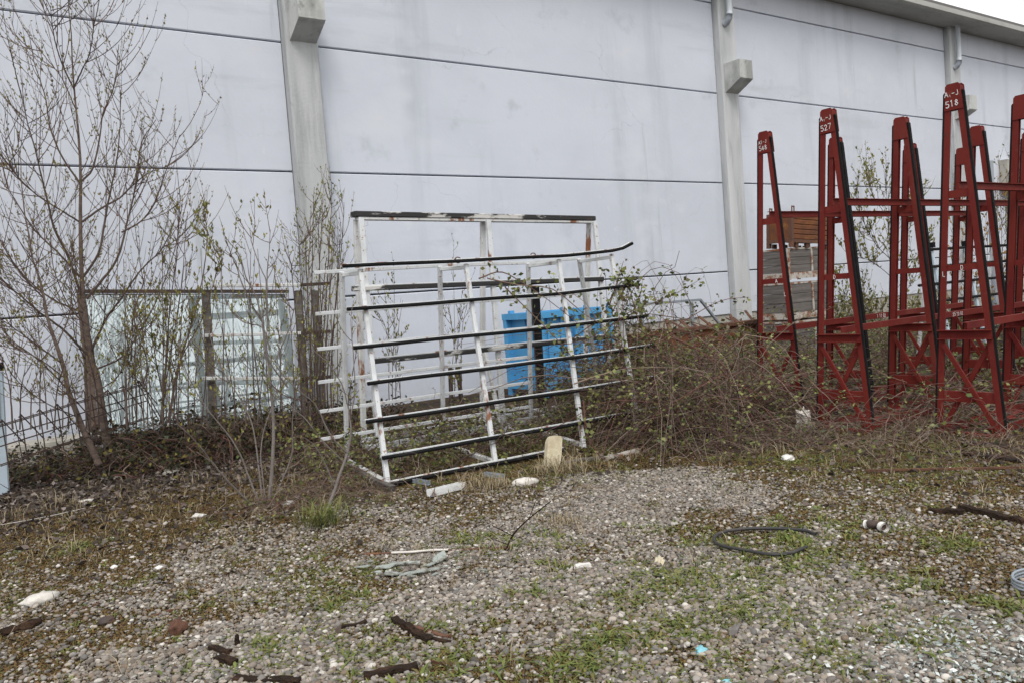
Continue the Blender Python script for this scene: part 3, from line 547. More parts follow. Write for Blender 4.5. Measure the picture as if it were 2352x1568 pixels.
# ------------------------------------------------------------------ plants
def catmull(P, m):
    P = np.asarray(P, float); P = np.vstack([2*P[0]-P[1], P, 2*P[-1]-P[-2]]); n = len(P)-3; t = np.linspace(0, n-1e-6, m); i = t.astype(int); f = (t-i)[:, None]
    a, b, c, d_ = P[i], P[i+1], P[i+2], P[i+3]
    return .5*((2*b)+(c-a)*f+(2*a-5*b+4*c-d_)*f**2+(3*b-a-3*c+d_)*f**3)
def leaves(C, Dn, size, asp=.55):
    """kite shaped leaf quads at C pointing along Dn"""
    n = len(C); Dn = Dn/(np.linalg.norm(Dn, axis=1, keepdims=True)+1e-9); r = RNG.normal(0, 1, (n, 3)); S_ = np.cross(Dn, r); S_ /= np.linalg.norm(S_, axis=1, keepdims=True)+1e-9
    s = np.asarray(size).reshape(-1, 1)*np.ones((n, 1)); Nn = np.cross(Dn, S_)
    V = np.stack([C, C+Dn*s*.45+S_*s*asp*.5+Nn*s*.08, C+Dn*s, C+Dn*s*.45-S_*s*asp*.5+Nn*s*.08], 1).reshape(-1, 3)
    return V, np.arange(4*n).reshape(n, 4)
def twigs_on(P, R, n, ln, up=.8, t0=.2, m=8, spread=.6, r=.0042):
    """n upward curving twigs from limb polyline P"""
    L_ = len(P); t = RNG.uniform(t0, .98, n)*(L_-1); i = np.minimum(t.astype(int), L_-2); f = (t-i)[:, None]; b = P[i]*(1-f)+P[i+1]*f
    T = P[i+1]-P[i]; T /= np.linalg.norm(T, axis=1, keepdims=True); side = RNG.normal(0, 1, (n, 3)); side[:, 1] *= .6; side[:, 2] *= .4
    d0 = T*.7+side*spread; d0 /= np.linalg.norm(d0, axis=1, keepdims=True); d1 = d0*.35+np.array([0, 0, up]); d1 /= np.linalg.norm(d1, axis=1, keepdims=True)
    le = RNG.uniform(.45, 1.1, n)*ln; s = np.linspace(0, 1, m)[None, :, None]
    Pt = b[:, None]+le[:, None, None]*(d0[:, None]*(s-.5*s**2)+d1[:, None]*.5*s**2*1.2)
    Pt += np.cumsum(RNG.normal(0, .006, (n, m, 3)), axis=1)*le[:, None, None]*s
    Rt = (r*(.6+.7*le/ln))[:, None]*(1-.72*s[:, :, 0]); return Pt, Rt
def along(Pt, k, t0=.25):
    n, m, _ = Pt.shape; i = RNG.integers(0, n, k); t = RNG.uniform(t0, 1, k)*(m-1.01); j = t.astype(int); f = (t-j)[:, None]; a, b = Pt[i, j], Pt[i, j+1]; return a*(1-f)+b*f, b-a
def tree(name, label, cat, limbs, Y, mt, twn, twl, buds, bsize, leafm='bud', group=None, seed=0, dy=.5, tr=.0042, kbr=1.0):
    """limbs: list of (pixel polyline, r0, r1, twig factor); first is the trunk"""
    paths = []
    for k, (pl, ra, rb, tf) in enumerate(limbs):
        ra, rb = ra*(.88 if k == 0 else .66), rb*.7
        sgn = (-1)**k*dy*(.3+.7*((k*37) % 10)/10) if k else 0; n = len(pl)
        W3 = [PY(x, y, Y+sgn*(i/(n-1))) for i, (x, y) in enumerate(pl)]
        q = catmull(W3, 22); q[1:-1] += RNG.normal(0, min(.004, .14*ra), q[1:-1].shape); paths.append((q, np.linspace(ra, rb, 22), tf))
    base = paths[0][0][0].copy(); base[2] = 0; t = thing(name, label, cat, base, 0, group)
    P0, R0, _ = paths[0]; tt_ = np.linspace(0, 1, 22); R0 = R0[-1]+(R0[0]-R0[-1])*(1-tt_)**1.6; V, Q_ = tubes((P0-base)[None], R0[None], 9); fast('trunk', V, Q_, M[mt], t, True)
    if len(paths) > 1:
        P1 = np.stack([p for p, r, f in paths[1:]])-base; R1_ = np.stack([r for p, r, f in paths[1:]]); V, Q_ = tubes(P1, R1_, 6); fast('limbs', V, Q_, M[mt if mt == 'bark_pale' else 'limb'], t, True)
    TP, TR = [], []
    for p, r, f in paths:
        n = int(twn*f)
        if n < 1: continue
        a, b = twigs_on(p, r, n, twl, r=tr); TP.append(a); TR.append(b)
        for q in range(len(a)):
            if RNG.random() < .8:
                c, d_ = twigs_on(a[q], b[q], int(RNG.integers(1, 4)), twl*.42*kbr, t0=.15, m=8, r=tr*.65); TP.append(c); TR.append(d_)
    if TP:
        TP = np.concatenate(TP)-base; TR = np.concatenate(TR); V, Q_ = tubes(TP, TR, 3); fast('twigs', V, Q_, M['twig'], t)
        C, Dn = along(TP, buds); V, Q_ = leaves(C+RNG.normal(0, .006, C.shape), Dn+RNG.normal(0, .5, Dn.shape)*np.linalg.norm(Dn, axis=1, keepdims=True)+np.array([0, 0, .01]), RNG.uniform(.5, 1.3, buds)*bsize, .5)
        fast('buds' if leafm == 'bud' else 'leaves', V, Q_, M[leafm], t)
    return t
k_ = 1/1.4512
def Zm(*pts): return [(x*k_, y*k_) for x, y in pts]
big = [
 (Zm((372,1540),(345,1400),(325,1260),(302,1190),(285,1060),(272,930),(268,740),(270,600),(260,440),(245,290),(240,150),(228,20),(222,-60)), .058, .006, 1.2),
 (Zm((308,1160),(355,1060),(400,1000),(470,900),(540,830),(585,730)), .022, .006, 1),
 (Zm((288,995),(335,940),(390,865),(420,760),(452,620),(470,480),(520,400)), .026, .006, 1.3),
 (Zm((276,925),(330,840),(355,700),(385,560),(400,430),(402,300)), .024, .005, 1.2),
 (Zm((275,740),(330,700),(400,660),(440,620),(500,575),(560,553),(640,490)), .020, .005, 1),
 (Zm((405,775),(460,745),(510,690),(550,580),(572,520),(600,450)), .015, .005, .9),
 (Zm((272,605),(310,560),(335,440),(345,370),(380,290),(396,150)), .018, .005, 1),
 (Zm((246,295),(275,230),(298,180),(312,90),(313,10)), .014, .005, .8),
 (Zm((325,1228),(410,1185),(480,1080),(540,960),(590,800),(602,650)), .018, .005, 1),
 (Zm((290,1180),(200,1090),(130,1040),(60,980),(-10,915)), .022, .006, 1),
 (Zm((282,1045),(180,1000),(90,930),(0,830)), .020, .006, 1),
 (Zm((270,985),(225,850),(180,760),(150,640),(125,530),(90,400),(68,300)), .024, .005, 1.3),
 (Zm((268,925),(200,850),(110,760),(40,650),(0,600)), .018, .005, .9),
 (Zm((268,742),(200,700),(110,640),(40,560),(5,450)), .016, .005, 1),
 (Zm((268,615),(205,520),(165,420),(150,320),(115,210),(95,100)), .017, .005, 1),
 (Zm((247,300),(205,210),(180,120),(168,20)), .014, .005, .9),
 (Zm((250,360),(205,260),(150,190),(120,140)), .010, .004, .6),
 (Zm((300,1180),(340,1090),(350,1030),(335,940)), .014, .005, .5),
 (Zm((318,1220),(300,1120),(280,1080),(230,1020),(180,900),(170,780)), .016, .005, .8),
 (Zm((330,1300),(395,1250),(430,1150),(450,1020),(500,900)), .012, .004, .7),
]
tree('bare_tree', 'tallest leafless young tree with grey brown trunk before the wall', 'tree', big, 10.4, 'bark', 15, .98, 4200, .034, dy=.7, tr=.0044)
s2 = [(Zm((330,1545),(280,1440),(235,1320),(205,1200),(165,1080),(140,960),(110,860),(80,700),(70,560),(55,430)), .042, .005, 1.3),
 (Zm((210,1212),(110,1140),(0,1060)), .014, .005, 1), (Zm((238,1310),(130,1200),(0,1110)), .014, .005, 1), (Zm((150,1000),(60,900),(0,800)), .012, .004, 1),
 (Zm((220,1260),(120,1190),(40,1160),(-20,1150)), .012, .004, .8), (Zm((260,1390),(150,1340),(60,1270),(0,1180)), .010, .004, .7), (Zm((190,1150),(230,1050),(240,930),(235,800)), .012, .004, .7)]
tree('bare_tree', 'thin leaning bare tree with low side branches left of the tallest tree', 'tree', s2, 9.9, 'bark', 13, .9, 1300, .032, dy=.5, tr=.0038)
tree('sapling', 'dark thin sapling stem close behind the tallest trunk', 'sapling', [(Zm((300,1440),(290,1330),(280,1150),(262,1000),(230,900)), .03, .005, 1), (Zm((285,1200),(250,1120),(240,1000)), .012, .004, .6)], 10.9, 'bark', 8, .5, 160, .04)
def D2(*pts): return [((550+x/1.96)/1.38776, (600+y/1.96)/1.38776) for x, y in pts]
tree('sapling', 'upright thin sapling with buds left of the catkin topped sapling', 'sapling', [(Zm((536,1410),(550,1250),(560,1100),(575,950),(592,800),(594,660)), .018, .004, 1.4), (Zm((540,1380),(565,1200),(590,1050),(610,900),(620,730)), .012, .004, 1), (Zm((545,1330),(520,1200),(500,1050),(505,900)), .012, .004, 1), (Zm((530,1400),(450,1250),(440,1120),(455,980)), .010, .004, 1), (Zm((535,1390),(480,1280),(470,1150),(490,1040)), .010, .004, 1)], 10.3, 'bark', 13, .42, 420, .05, 'leaf_young', tr=.0045)
tree('sapling', 'sapling with a dense catkin topped shoot before the glass sheets', 'sapling', [(Zm((560,1405),(600,1200),(640,1080),(680,900),(690,790),(683,715)), .018, .005, 2.2), (Zm((610,1180),(680,1050),(715,930),(735,850)), .010, .004, 1.2), (Zm((590,1260),(560,1150),(550,1000)), .010, .004, .8)], 10.1, 'bark', 13, .25, 420, .055, 'leaf_young', tr=.0042)
spA = [([(618,1160), (626,1060), (628,960), (618,860), (605,760), (590,690), (566,640), (548,585), (520,548)], .022, .005, 1.1),
 (D2((720,1240),(590,1050),(560,830),(500,740),(420,560),(390,450),(330,390)), .012, .004, 1.0), (D2((595,860),(585,700),(585,580),(555,510),(500,360),(482,250)), .011, .004, .7), (D2((590,820),(590,560),(600,430),(612,260)), .010, .003, .6),
 (D2((610,1000),(560,870),(430,830),(330,700),(290,600)), .010, .003, .7), (D2((640,1080),(720,900),(760,760),(800,640)), .010, .003, .6),
 ([(600,1165), (570,1090), (540,1020), (470,930), (430,860)], .014, .004, .9), ([(585,1165), (520,1100), (455,1020), (405,970)], .014, .004, .6), ([(604,1160), (585,1000), (560,930), (500,830), (480,760)], .012, .004, .8), ([(622,1160), (668,1050), (672,960), (680,900)], .010, .003, .7), ([(612,1165), (600,1020), (640,880), (650,760)], .010, .003, .7)]
tree('sapling', 'pale barked many stemmed sapling fanning up from the gravel edge', 'sapling', spA, 7.15, 'bark_pale', 7, .42, 430, .036, 'leaf_young', dy=.3, tr=.0034)
spB = [([(745,1190), (780,1090), (800,1030), (806,985), (800,940), (785,880), (750,830), (715,800)], .017, .004, .8), ([(798,1040), (760,1000), (725,930), (690,900), (650,860), (600,790)], .012, .003, .8), ([(790,1060), (740,1010), (700,960), (660,930)], .010, .003, .6), ([(770,1120), (745,1060), (720,1020), (690,1000)], .009, .003, .5), ([(804,960), (815,900), (812,820), (806,740), (812,690)], .009, .003, .7)]
tree('sapling', 'pale crooked sapling with arching bare branches at the low white rack corner', 'sapling', spB, 6.35, 'bark_pale', 5, .35, 130, .032, 'leaf_young', dy=.25, tr=.003)
stems = []
for x0, x1, yt in ((700, 715, 470), (712, 722, 430), (722, 740, 500), (735, 762, 432), (742, 770, 520), (752, 790, 465), (705, 690, 560), (728, 752, 600), (716, 705, 540), (760, 782, 560), (745, 735, 480), (690, 672, 620)):
    stems.append(([(x0+3, 975), (x0, 860), ((x0+x1)/2-2, 720), (x1-3, (yt+640)/2-20), (x1, yt)], .017, .004, 1))
tree('shrub', 'clump of tall dark upright stems with small leaves at the pillar foot', 'shrub', stems, 10.6, 'bark', 13, .5, 1000, .042, 'leaf_young', dy=.5, tr=.004)
for bx, lab, sp in ((905, 'slim leafy shoots rising inside the tall white rack', ((880, 640), (905, 600), (925, 690), (870, 720))), (1048, 'slim leafy shoots beside the middle leg of the tall white rack', ((1040, 590), (1062, 660), (1030, 700), (1075, 690))), (385, 'thin budding shoots rising before the middle of the glass sheets', ((370, 640), (390, 560), (410, 480), (350, 700), (425, 600))), (300, 'thin budding shoots beside the tallest trunk', ((285, 700), (310, 760), (330, 690), (270, 820)))):
    tree('sapling', lab, 'sapling', [([(bx+8*i-10, 975), (bx+8*i-12, 880), ((bx+x)/2, 760), (x, y)], .010, .003, .9) for i, (x, y) in enumerate(sp)], 9.9, 'bark', 9, .38, 200, .045, 'leaf_young', dy=.3, tr=.0034)
for lab, Yc, x0, x1, n_, yt, bd, lf in (('dense row of bare budding shoots before the glass sheets', 9.7, 290, 480, 13, 560, 900, 'bud'), ('bare budding shoots between the carrying frame and the tall white rack', 9.4, 500, 690, 13, 560, 900, 'leaf_young'),
    ('leafy budding shoots between the pillar and the tall white rack', 9.2, 700, 810, 6, 520, 420, 'leaf_young'), ('low bare shoots at the far left below the leaning tree', 9.6, 20, 240, 12, 740, 500, 'bud')):
    st_ = []
    for i in range(n_):
        x = x0+(x1-x0)*(i+RNG.uniform(.1, .9))/n_; t_ = yt+RNG.uniform(0, 200); l_ = RNG.normal(0, 22); st_.append(([(x, 985), (x+l_*.2, 900), (x+l_*.55, (900+t_)/2), (x+l_, t_)], .011, .004, .9))
    tree('shrub', lab, 'shrub', st_, Yc, 'limb', 7, .36, bd, .034, lf, dy=.6, tr=.0036)
# right hand trees behind the red racks
tr_ = [([(2058,900), (2056,760), (2052,640), (2044,560), (2040,480), (2030,390)], .035, .005, 1.5), ([(2050,600), (2010,560), (1980,500), (1960,420)], .014, .004, 1.1), ([(2047,580), (2090,520), (2110,450)], .012, .004, 1), ([(2052,640), (2000,600), (1950,590)], .012, .004, 1), ([(2040,500), (2005,450), (1990,400)], .010, .004, .9), ([(2054,700), (2100,640), (2130,560)], .012, .004, 1), ([(2056,760), (2000,720), (1960,660)], .012, .004, 1), ([(2056,800), (2095,740), (2140,700)], .012, .004, 1)]
tree('sapling', 'young tree coming into light green leaf behind the red racks', 'sapling', tr_, 10.2, 'bark', 22, .7, 2300, .075, 'leaf_young', dy=.8, tr=.0055)
tree('shrub', 'low light green shrub between racks 548 and 527 against the wall', 'shrub', [([(1930+i*17, 830), (1925+i*19, 740), (1915+i*22, 640+25*(i % 3))], .012, .004, 1) for i in range(6)], 10.6, 'bark', 14, .5, 1100, .07, 'leaf_young', dy=.6, tr=.0045)
tree('shrub', 'tall shrub with orange autumn leaves behind rack 518', 'shrub', [([(2200+i*22, 860), (2198+i*22, 720), (2196+i*24, 560+35*(i % 3)), (2190+i*25, 430+40*(i % 2))], .016, .004, 1) for i in range(7)], 10.0, 'bark', 18, .6, 1300, .085, 'leaf_orange', dy=.8, tr=.0055)
tree('bare_tree', 'bare branching tree before the shutter housing on the far right', 'tree', [([(2310+i*14, 880), (2306+i*14, 700), (2300+i*15, 520), (2296+i*17, 380+45*(i % 3))], .026, .005, 1) for i in range(5)], 10.8, 'bark', 20, .9, 800, .07, 'leaf_young', dy=.8, tr=.006)
tag(obj('steel_pole', MB().tube([(0, 0, 0), (0, 0, 4.1)], .09, 10).box((-.14, -.14, 0), (.14, .14, .02)), M['pvc_dark'], None, (21.7, 10, 0)), 'plain grey pole standing behind the red racks', 'pole')
# brambles
def thicket(name, label, cat, poly, n, h, ln, nleaf, ls, leafm='leaf_bramble', canem='cane', rad=.0045, dead=.0, flat=.0, group=None):
    poly = np.array(poly, float); c = poly.mean(0); t = thing(name, label, cat, (c[0], c[1], 0), 0, group); lo, hi = poly.min(0), poly.max(0); P = []
    while len(P) < n:
        q = RNG.uniform(lo, hi, (n*3, 2)); ins = np.zeros(len(q), bool); j = len(poly)-1
        for i in range(len(poly)):
            a, b = poly[i], poly[j]; cnd = ((a[1] > q[:, 1]) != (b[1] > q[:, 1])) & (q[:, 0] < (b[0]-a[0])*(q[:, 1]-a[1])/(b[1]-a[1]+1e-9)+a[0]); ins ^= cnd; j = i
        P += list(q[ins])
    P = np.array(P[:n]); m = 11; s = np.linspace(0, 1, m)[None, :]; an = RNG.uniform(0, 6.28, n); L_ = RNG.uniform(.35, 1.25, n)*ln; H_ = h*RNG.uniform(.15, 1.0, n)**1.3*(1.0+.65*np.clip(fbm(P[:, 0], P[:, 1], .9, 5), -1, 1))
    x = P[:, 0, None]+np.cos(an)[:, None]*L_[:, None]*(s-.35); y = P[:, 1, None]+np.sin(an)[:, None]*L_[:, None]*(s-.35)
    sk = RNG.choice([.3, .45, .6, .8, 1.0], n)[:, None]; z = H_[:, None]*(4*sk*s*(1-sk*s)) - .02+RNG.uniform(0, flat, n)[:, None]
    W3 = np.stack([x, y, z], -1)+np.cumsum(RNG.normal(0, 1, (n, m, 3))*RNG.uniform(.012, .055, (n, 1, 1)), axis=1); W3[:, :, 2] = np.maximum(W3[:, :, 2], .0)
    W3 -= np.array([c[0], c[1], 0]); R = rad*RNG.choice([.5, .6, .8, 1.0, 1.7], n)[:, None]*(1-.6*s)
    nd = int(n*dead)
    if nd: V, Q_ = tubes(W3[:nd], R[:nd]*.8, 3); fast('dead_stems', V, Q_, M['cane_dead'], t)
    V, Q_ = tubes(W3[nd:], R[nd:], 3); fast('canes', V, Q_, M[canem], t)
    if nleaf:
        C, Dn = along(W3, nleaf//3, .2); C = np.repeat(C, 3, 0)+RNG.normal(0, ls*.5, (len(C)*3, 3)); C[:, 2] = np.maximum(C[:, 2], .01)
        Dn = RNG.normal(0, 1, C.shape); Dn[:, 2] = Dn[:, 2]*.4+.1; V, Q_ = leaves(C, Dn, RNG.uniform(.6, 1.4, len(C))*ls, .68); fast('leaves', V, Q_, M[leafm], t)
    return t
GB = 'bramble thickets'
thicket('bramble_thicket', 'big brown bramble tangle spilling over the right end of the low white rack', 'brambles', [(5.5, 5.55), (7.6, 5.45), (8.2, 6.6), (7.9, 8.0), (6.3, 8.0), (5.9, 6.6)], 1500, .72, 1.8, 13000, .034, dead=.45, group=GB)
thicket('bramble_thicket', 'leafy green bramble patch on top between the white rack and the handrail', 'brambles', [(6.6, 7.6), (8.2, 7.2), (11.0, 8.4), (11.2, 10.0), (8.6, 10.0), (7.0, 8.8)], 700, .60, 1.7, 9500, .042, dead=.2, group=GB)
thicket('bramble_thicket', 'bramble patch round the foot of rack 548 below the crates', 'brambles', [(8.0, 6.0), (9.5, 6.2), (12.8, 7.2), (12.8, 8.8), (10.5, 8.6), (8.2, 7.2)], 1000, .85, 1.4, 12000, .04, dead=.2, group=GB)
thicket('bramble_thicket', 'sparse brambles growing up through racks 527 and 518', 'brambles', [(7.3, 4.3), (8.4, 3.3), (12.4, 3.6), (13.0, 5.8), (8.0, 5.8)], 520, .42, 1.2, 1500, .05, dead=.45, group=GB)
thicket('bramble_thicket', 'tall leafy bramble climbing the low white rack in front of the blue container', 'brambles', [(5.7, 6.9), (6.9, 6.5), (7.5, 7.6), (7.3, 8.4), (6.2, 8.2)], 200, 1.3, 1.2, 2800, .055, dead=.1, group=GB)
thicket('bramble_thicket', 'overgrown strip of brambles along the wall right of the handrail', 'brambles', [(11.6, 9.8), (15, 8.6), (22, 8.0), (24, 11.8), (14, 11.8), (12, 11.0)], 900, .85, 1.8, 4800, .07, dead=.25, group=GB)
thicket('bramble_thicket', 'low weedy brambles on the soil under the two white racks', 'brambles', [(3.1, 6.9), (6.2, 6.7), (6.6, 8.2), (5.6, 9.6), (3.4, 9.8), (2.9, 8.2)], 950, .30, .75, 7000, .042, dead=.45, leafm='leaf_bramble', group=GB)
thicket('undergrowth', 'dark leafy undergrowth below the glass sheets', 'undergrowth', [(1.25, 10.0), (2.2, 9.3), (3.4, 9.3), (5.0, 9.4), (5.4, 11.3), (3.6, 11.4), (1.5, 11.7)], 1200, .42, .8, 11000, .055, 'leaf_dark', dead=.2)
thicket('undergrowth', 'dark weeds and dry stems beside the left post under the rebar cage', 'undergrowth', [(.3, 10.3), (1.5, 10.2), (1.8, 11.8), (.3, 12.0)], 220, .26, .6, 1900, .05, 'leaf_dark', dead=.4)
thicket('dry_stems', 'tangle of dry stems in front of rack 518 at the gravel edge', 'dry stems', [(6.2, 3.9), (7.2, 2.6), (9.0, 2.2), (9.0, 3.5), (7.6, 4.6), (6.6, 5.0)], 420, .16, .9, 500, .04, dead=.7, rad=.0035)
thicket('dry_stems', 'tangle of dry stems around the base of the crooked pale sapling', 'dry stems', [(2.0, 6.4), (3.0, 6.2), (3.2, 7.0), (2.4, 7.4), (1.9, 7.1)], 260, .13, .8, 260, .035, dead=.7, rad=.003)
thicket('shrub', 'leafy shrub seen between rack legs on the far right edge', 'shrub', [(9.5, 4.6), (13, 4.6), (15, 6.5), (12, 6.5)], 260, .5, 1.0, 1500, .06, dead=.3)
thicket('bramble_cane', 'loose long bramble canes arching out of the tangle beside rack 548', 'brambles', [(5.6, 5.7), (7.4, 5.6), (8.6, 6.8), (9.6, 8.6), (7.4, 8.6), (6.0, 7.0)], 110, 1.05, 2.8, 900, .045, dead=.3, rad=.0062)
thicket('dry_stems', 'scattered dry stems lying on the weedy ground before racks 548 and 527', 'dry stems', [(5.6, 5.2), (7.0, 4.7), (7.4, 5.4), (6.2, 5.9)], 320, .12, .9, 700, .035, dead=.75, rad=.0035)
# a few long arching canes
cs = [([(1470,920), (1560,850), (1620,790), (1700,760), (1780,800)], 6.4), ([(1490,790), (1530,765), (1600,720), (1660,690), (1720,683)], 7.0), ([(1385,760), (1440,720), (1490,700), (1560,670), (1612,640)], 7.4), ([(1120,640), (1190,655), (1270,665), (1340,720), (1400,760), (1440,820)], 6.9), ([(1160,660), (1200,700), (1280,780), (1330,840)], 6.9), ([(1100,640), (1150,625), (1200,650), (1260,690), (1330,745)], 7.0), ([(1320,880), (1380,860), (1450,845), (1560,845), (1690,860)], 6.1), ([(1340,920), (1350,1000), (1390,1060), (1450,1110)], 6.0), ([(1400,700), (1420,640), (1432,600)], 7.1), ([(1405,720), (1440,655), (1460,640)], 7.1)]
ac = thing('bramble_cane', 'few long bare bramble canes arching over the low white rack', 'brambles', (0, 0, 0)); P = np.stack([catmull([PY(x, y, Y) for x, y in p], 16) for p, Y in cs]); V, Q_ = tubes(P, np.linspace(.008, .003, 16)[None]*np.ones((len(P), 1)), 5); fast('canes', V, Q_, M['cane'], ac, True)
C, Dn = along(P, 240, .05); C = np.repeat(C, 3, 0)+RNG.normal(0, .045, (720, 3)); V, Q_ = leaves(C, RNG.normal(0, 1, C.shape), RNG.uniform(.03, .075, len(C)), .7); fast('leaves', V, Q_, M['leaf_bramble'], ac)
# ------------------------------------------------------------------ gravel, weeds, litter
def inview(n, rmin, rmax, pw=1.0, amin=-5, amax=76):
    """scatter points on the ground sector the picture can see"""
    r = np.sqrt(RNG.uniform(0, 1, n)**pw*(rmax**2-rmin**2)+rmin**2); a = np.radians(RNG.uniform(amin, amax, n)); return r*np.sin(a), r*np.cos(a)
ICO_V = []; p_ = (1+5**.5)/2
for a_, b_ in ((1, p_), (-1, p_), (1, -p_), (-1, -p_)): ICO_V += [(0, a_, b_), (a_, b_, 0), (b_, 0, a_)]
ICO_V = np.array(ICO_V, float); ICO_V /= np.linalg.norm(ICO_V[0]); DM = np.linalg.norm(ICO_V[:, None]-ICO_V[None], axis=2); e_ = np.sort(DM[0])[1]*1.01
ICO_F = []
for i in range(12):
    for j in range(i+1, 12):
        for k in range(j+1, 12):
            if DM[i, j] < e_ and DM[j, k] < e_ and DM[i, k] < e_:
                ICO_F.append((i, j, k) if np.dot(np.cross(ICO_V[j]-ICO_V[i], ICO_V[k]-ICO_V[i]), ICO_V[i]) > 0 else (i, k, j))
ICO_F = np.array(ICO_F)
def subdiv(V, Fc):
    V = [tuple(v) for v in V]; c = {}; out = []
    def mid(a, b):
        k = (min(a, b), max(a, b))
        if k not in c: m_ = (np.array(V[a])+np.array(V[b])); m_ /= np.linalg.norm(m_); c[k] = len(V); V.append(tuple(m_))
        return c[k]
    for a, b, d_ in Fc: ab, bd, da = mid(a, b), mid(b, d_), mid(d_, a); out += [(a, ab, da), (ab, b, bd), (da, bd, d_), (ab, bd, da)]
    return np.array(V), np.array(out)
SV, SF = subdiv(ICO_V, ICO_F)
def stones(x, y, size, BV, BF, sink=.15):
    n = len(x); S_ = size[:, None]*np.stack([RNG.uniform(.8, 1.25, n), RNG.uniform(.65, 1.0, n), RNG.uniform(.4, .7, n)], 1)*.5
    an = RNG.uniform(0, 6.28, n); ti = RNG.normal(0, .25, n); V = BV[None]*S_[:, None]*(1+RNG.normal(0, .09, (n, len(BV), 1)))
    ct, st = np.cos(ti)[:, None], np.sin(ti)[:, None]; V = np.stack([V[:, :, 0]*ct-V[:, :, 2]*st, V[:, :, 1], V[:, :, 0]*st+V[:, :, 2]*ct], -1)
    ca, sa = np.cos(an)[:, None], np.sin(an)[:, None]; V = np.stack([V[:, :, 0]*ca-V[:, :, 1]*sa, V[:, :, 0]*sa+V[:, :, 1]*ca, V[:, :, 2]], -1)
    V += np.stack([x, y, gz(x, y)+S_[:, 2]*(1-sink*2)+RNG.uniform(0, .010, n)], -1)[:, None]
    return V.reshape(-1, 3), (BF[None]+np.arange(n)[:, None, None]*len(BV)).reshape(-1, 3)
def moss_den(x, y): return np.clip(.5+fbm(x, y, 1.6, 9)*.9, 0, 1)
x, y = inview(210000, 3.2, 7.4); pr = gravel(x, y)*(1-.86*np.clip(moss_den(x, y)*2.0-.30+.5*(x < 1.2), 0, 1))+.05; k = RNG.random(len(x)) < pr; x, y = x[k], y[k]; r = np.hypot(x, y)
nr = r < 4.7; sz = np.clip(RNG.lognormal(math.log(.0205), .33, len(x)), .010, .042)
V1, F1 = stones(x[nr], y[nr], sz[nr], SV, SF); V2, F2 = stones(x[~nr], y[~nr], sz[~nr], ICO_V, ICO_F)
x, y = inview(30000, 7.2, 12); pr = gravel(x, y)*.8+.10; k = RNG.random(len(x)) < pr; V3, F3 = stones(x[k], y[k], np.clip(RNG.lognormal(math.log(.022), .28, k.sum()), .012, .05), ICO_V, ICO_F)
o = fast('gravel', np.vstack([V1, V2, V3]), np.vstack([F1, F2+len(V1), F3+len(V1)+len(V2)]), M['pebble'], None, True); o['kind'] = 'stuff'
def tufts(cx, cy, per, rad, hgt, wdt, lean=.5):
    n = len(cx); X_ = np.repeat(cx, per)+RNG.normal(0, 1, n*per)*np.repeat(rad, per)*.5; Y_ = np.repeat(cy, per)+RNG.normal(0, 1, n*per)*np.repeat(rad, per)*.5; N_ = n*per
    h = np.repeat(hgt, per)*RNG.uniform(.4, 1.2, N_); B = np.stack([X_, Y_, gz(X_, Y_)-.004], -1); an = RNG.uniform(0, 6.28, N_); d_ = np.stack([np.cos(an), np.sin(an), 0*an], -1); sd_ = np.stack([-np.sin(an), np.cos(an), 0*an], -1)
    le = RNG.uniform(.1, lean, N_)[:, None]; hh = h[:, None]; up = np.array([0, 0, 1.]); w_ = (wdt*RNG.uniform(.6, 1.4, N_))[:, None]
    mid = B+up*hh*.55+d_*hh*le*.45; tip = B+up*hh*(1-.35*le)+d_*hh*le*1.25
    V = np.stack([B-sd_*w_*.35, mid-sd_*w_*.5, tip, mid+sd_*w_*.5], 1).reshape(-1, 3); return V, np.arange(4*N_).reshape(-1, 4)
# green weed clumps: loose field plus the denser patches in the open gravel
x, y = inview(22000, 3.2, 9.5); k = RNG.random(len(x)) < np.clip(fbm(x, y, 2.3, 21)*1.3-.12, .07, .75)*(.35+.65*(x > 1.5)); x, y = x[k], y[k]
px = [(1880,1292,.34), (1590,1335,.45), (1500,1345,.3), (1700,1340,.35), (1640,1395,.35), (1240,1240,.3), (1070,1235,.25), (1090,1255,.3), (2200,1250,.2), (1500,1210,.2), (1880,1260,.25), (2040,1440,.2), (2150,1470,.22), (1760,1395,.25), (1800,1225,.25), (1950,1205,.3), (1350,1500,.3), (1450,1480,.25), (1220,1350,.2), (1320,1530,.3), (640,1480,.25), (900,1500,.3), (1000,1430,.2), (200,1255,.2), (1900,1500,.2), (1290,1300,.15), (770,1390,.2), (2300,1400,.2), (1400,1400,.25), (2080,1340,.15), (1650,1250,.3), (1430,1330,.2), (640,1530,.3), (1010,1540,.2), (850,1310,.12), (1560,1440,.2)]
ex, ey = [], []
for a_, b_, r_ in px:
    g_ = G(a_, b_); n_ = int(110*r_); ex.append(g_[0]+RNG.normal(0, r_*.55, n_)); ey.append(g_[1]+RNG.normal(0, r_*.55, n_))
x = np.concatenate([x]+ex); y = np.concatenate([y]+ey); n = len(x)
V, Q_ = tufts(x, y, 18, RNG.uniform(.03, .11, n), RNG.uniform(.012, .042, n), .009, 2.2); ex, ey = np.concatenate(ex), np.concatenate(ey); k = RNG.random(len(ex)) < .6; V2, Q2 = tufts(ex[k], ey[k], 20, RNG.uniform(.03, .09, k.sum()), RNG.uniform(.025, .065, k.sum()), .011, 1.8); o = fast('weeds', np.vstack([V, V2]), np.vstack([Q_, Q2+len(V)]), M['weed']); o['kind'] = 'stuff'
x, y = inview(80000, 3.2, 10); k = RNG.random(len(x)) < np.clip(moss_den(x, y)*2.0-.10+.45*(1-gravel(x, y))+.25*(x < 1.8), 0, .85); x, y = x[k], y[k]; n = len(x)
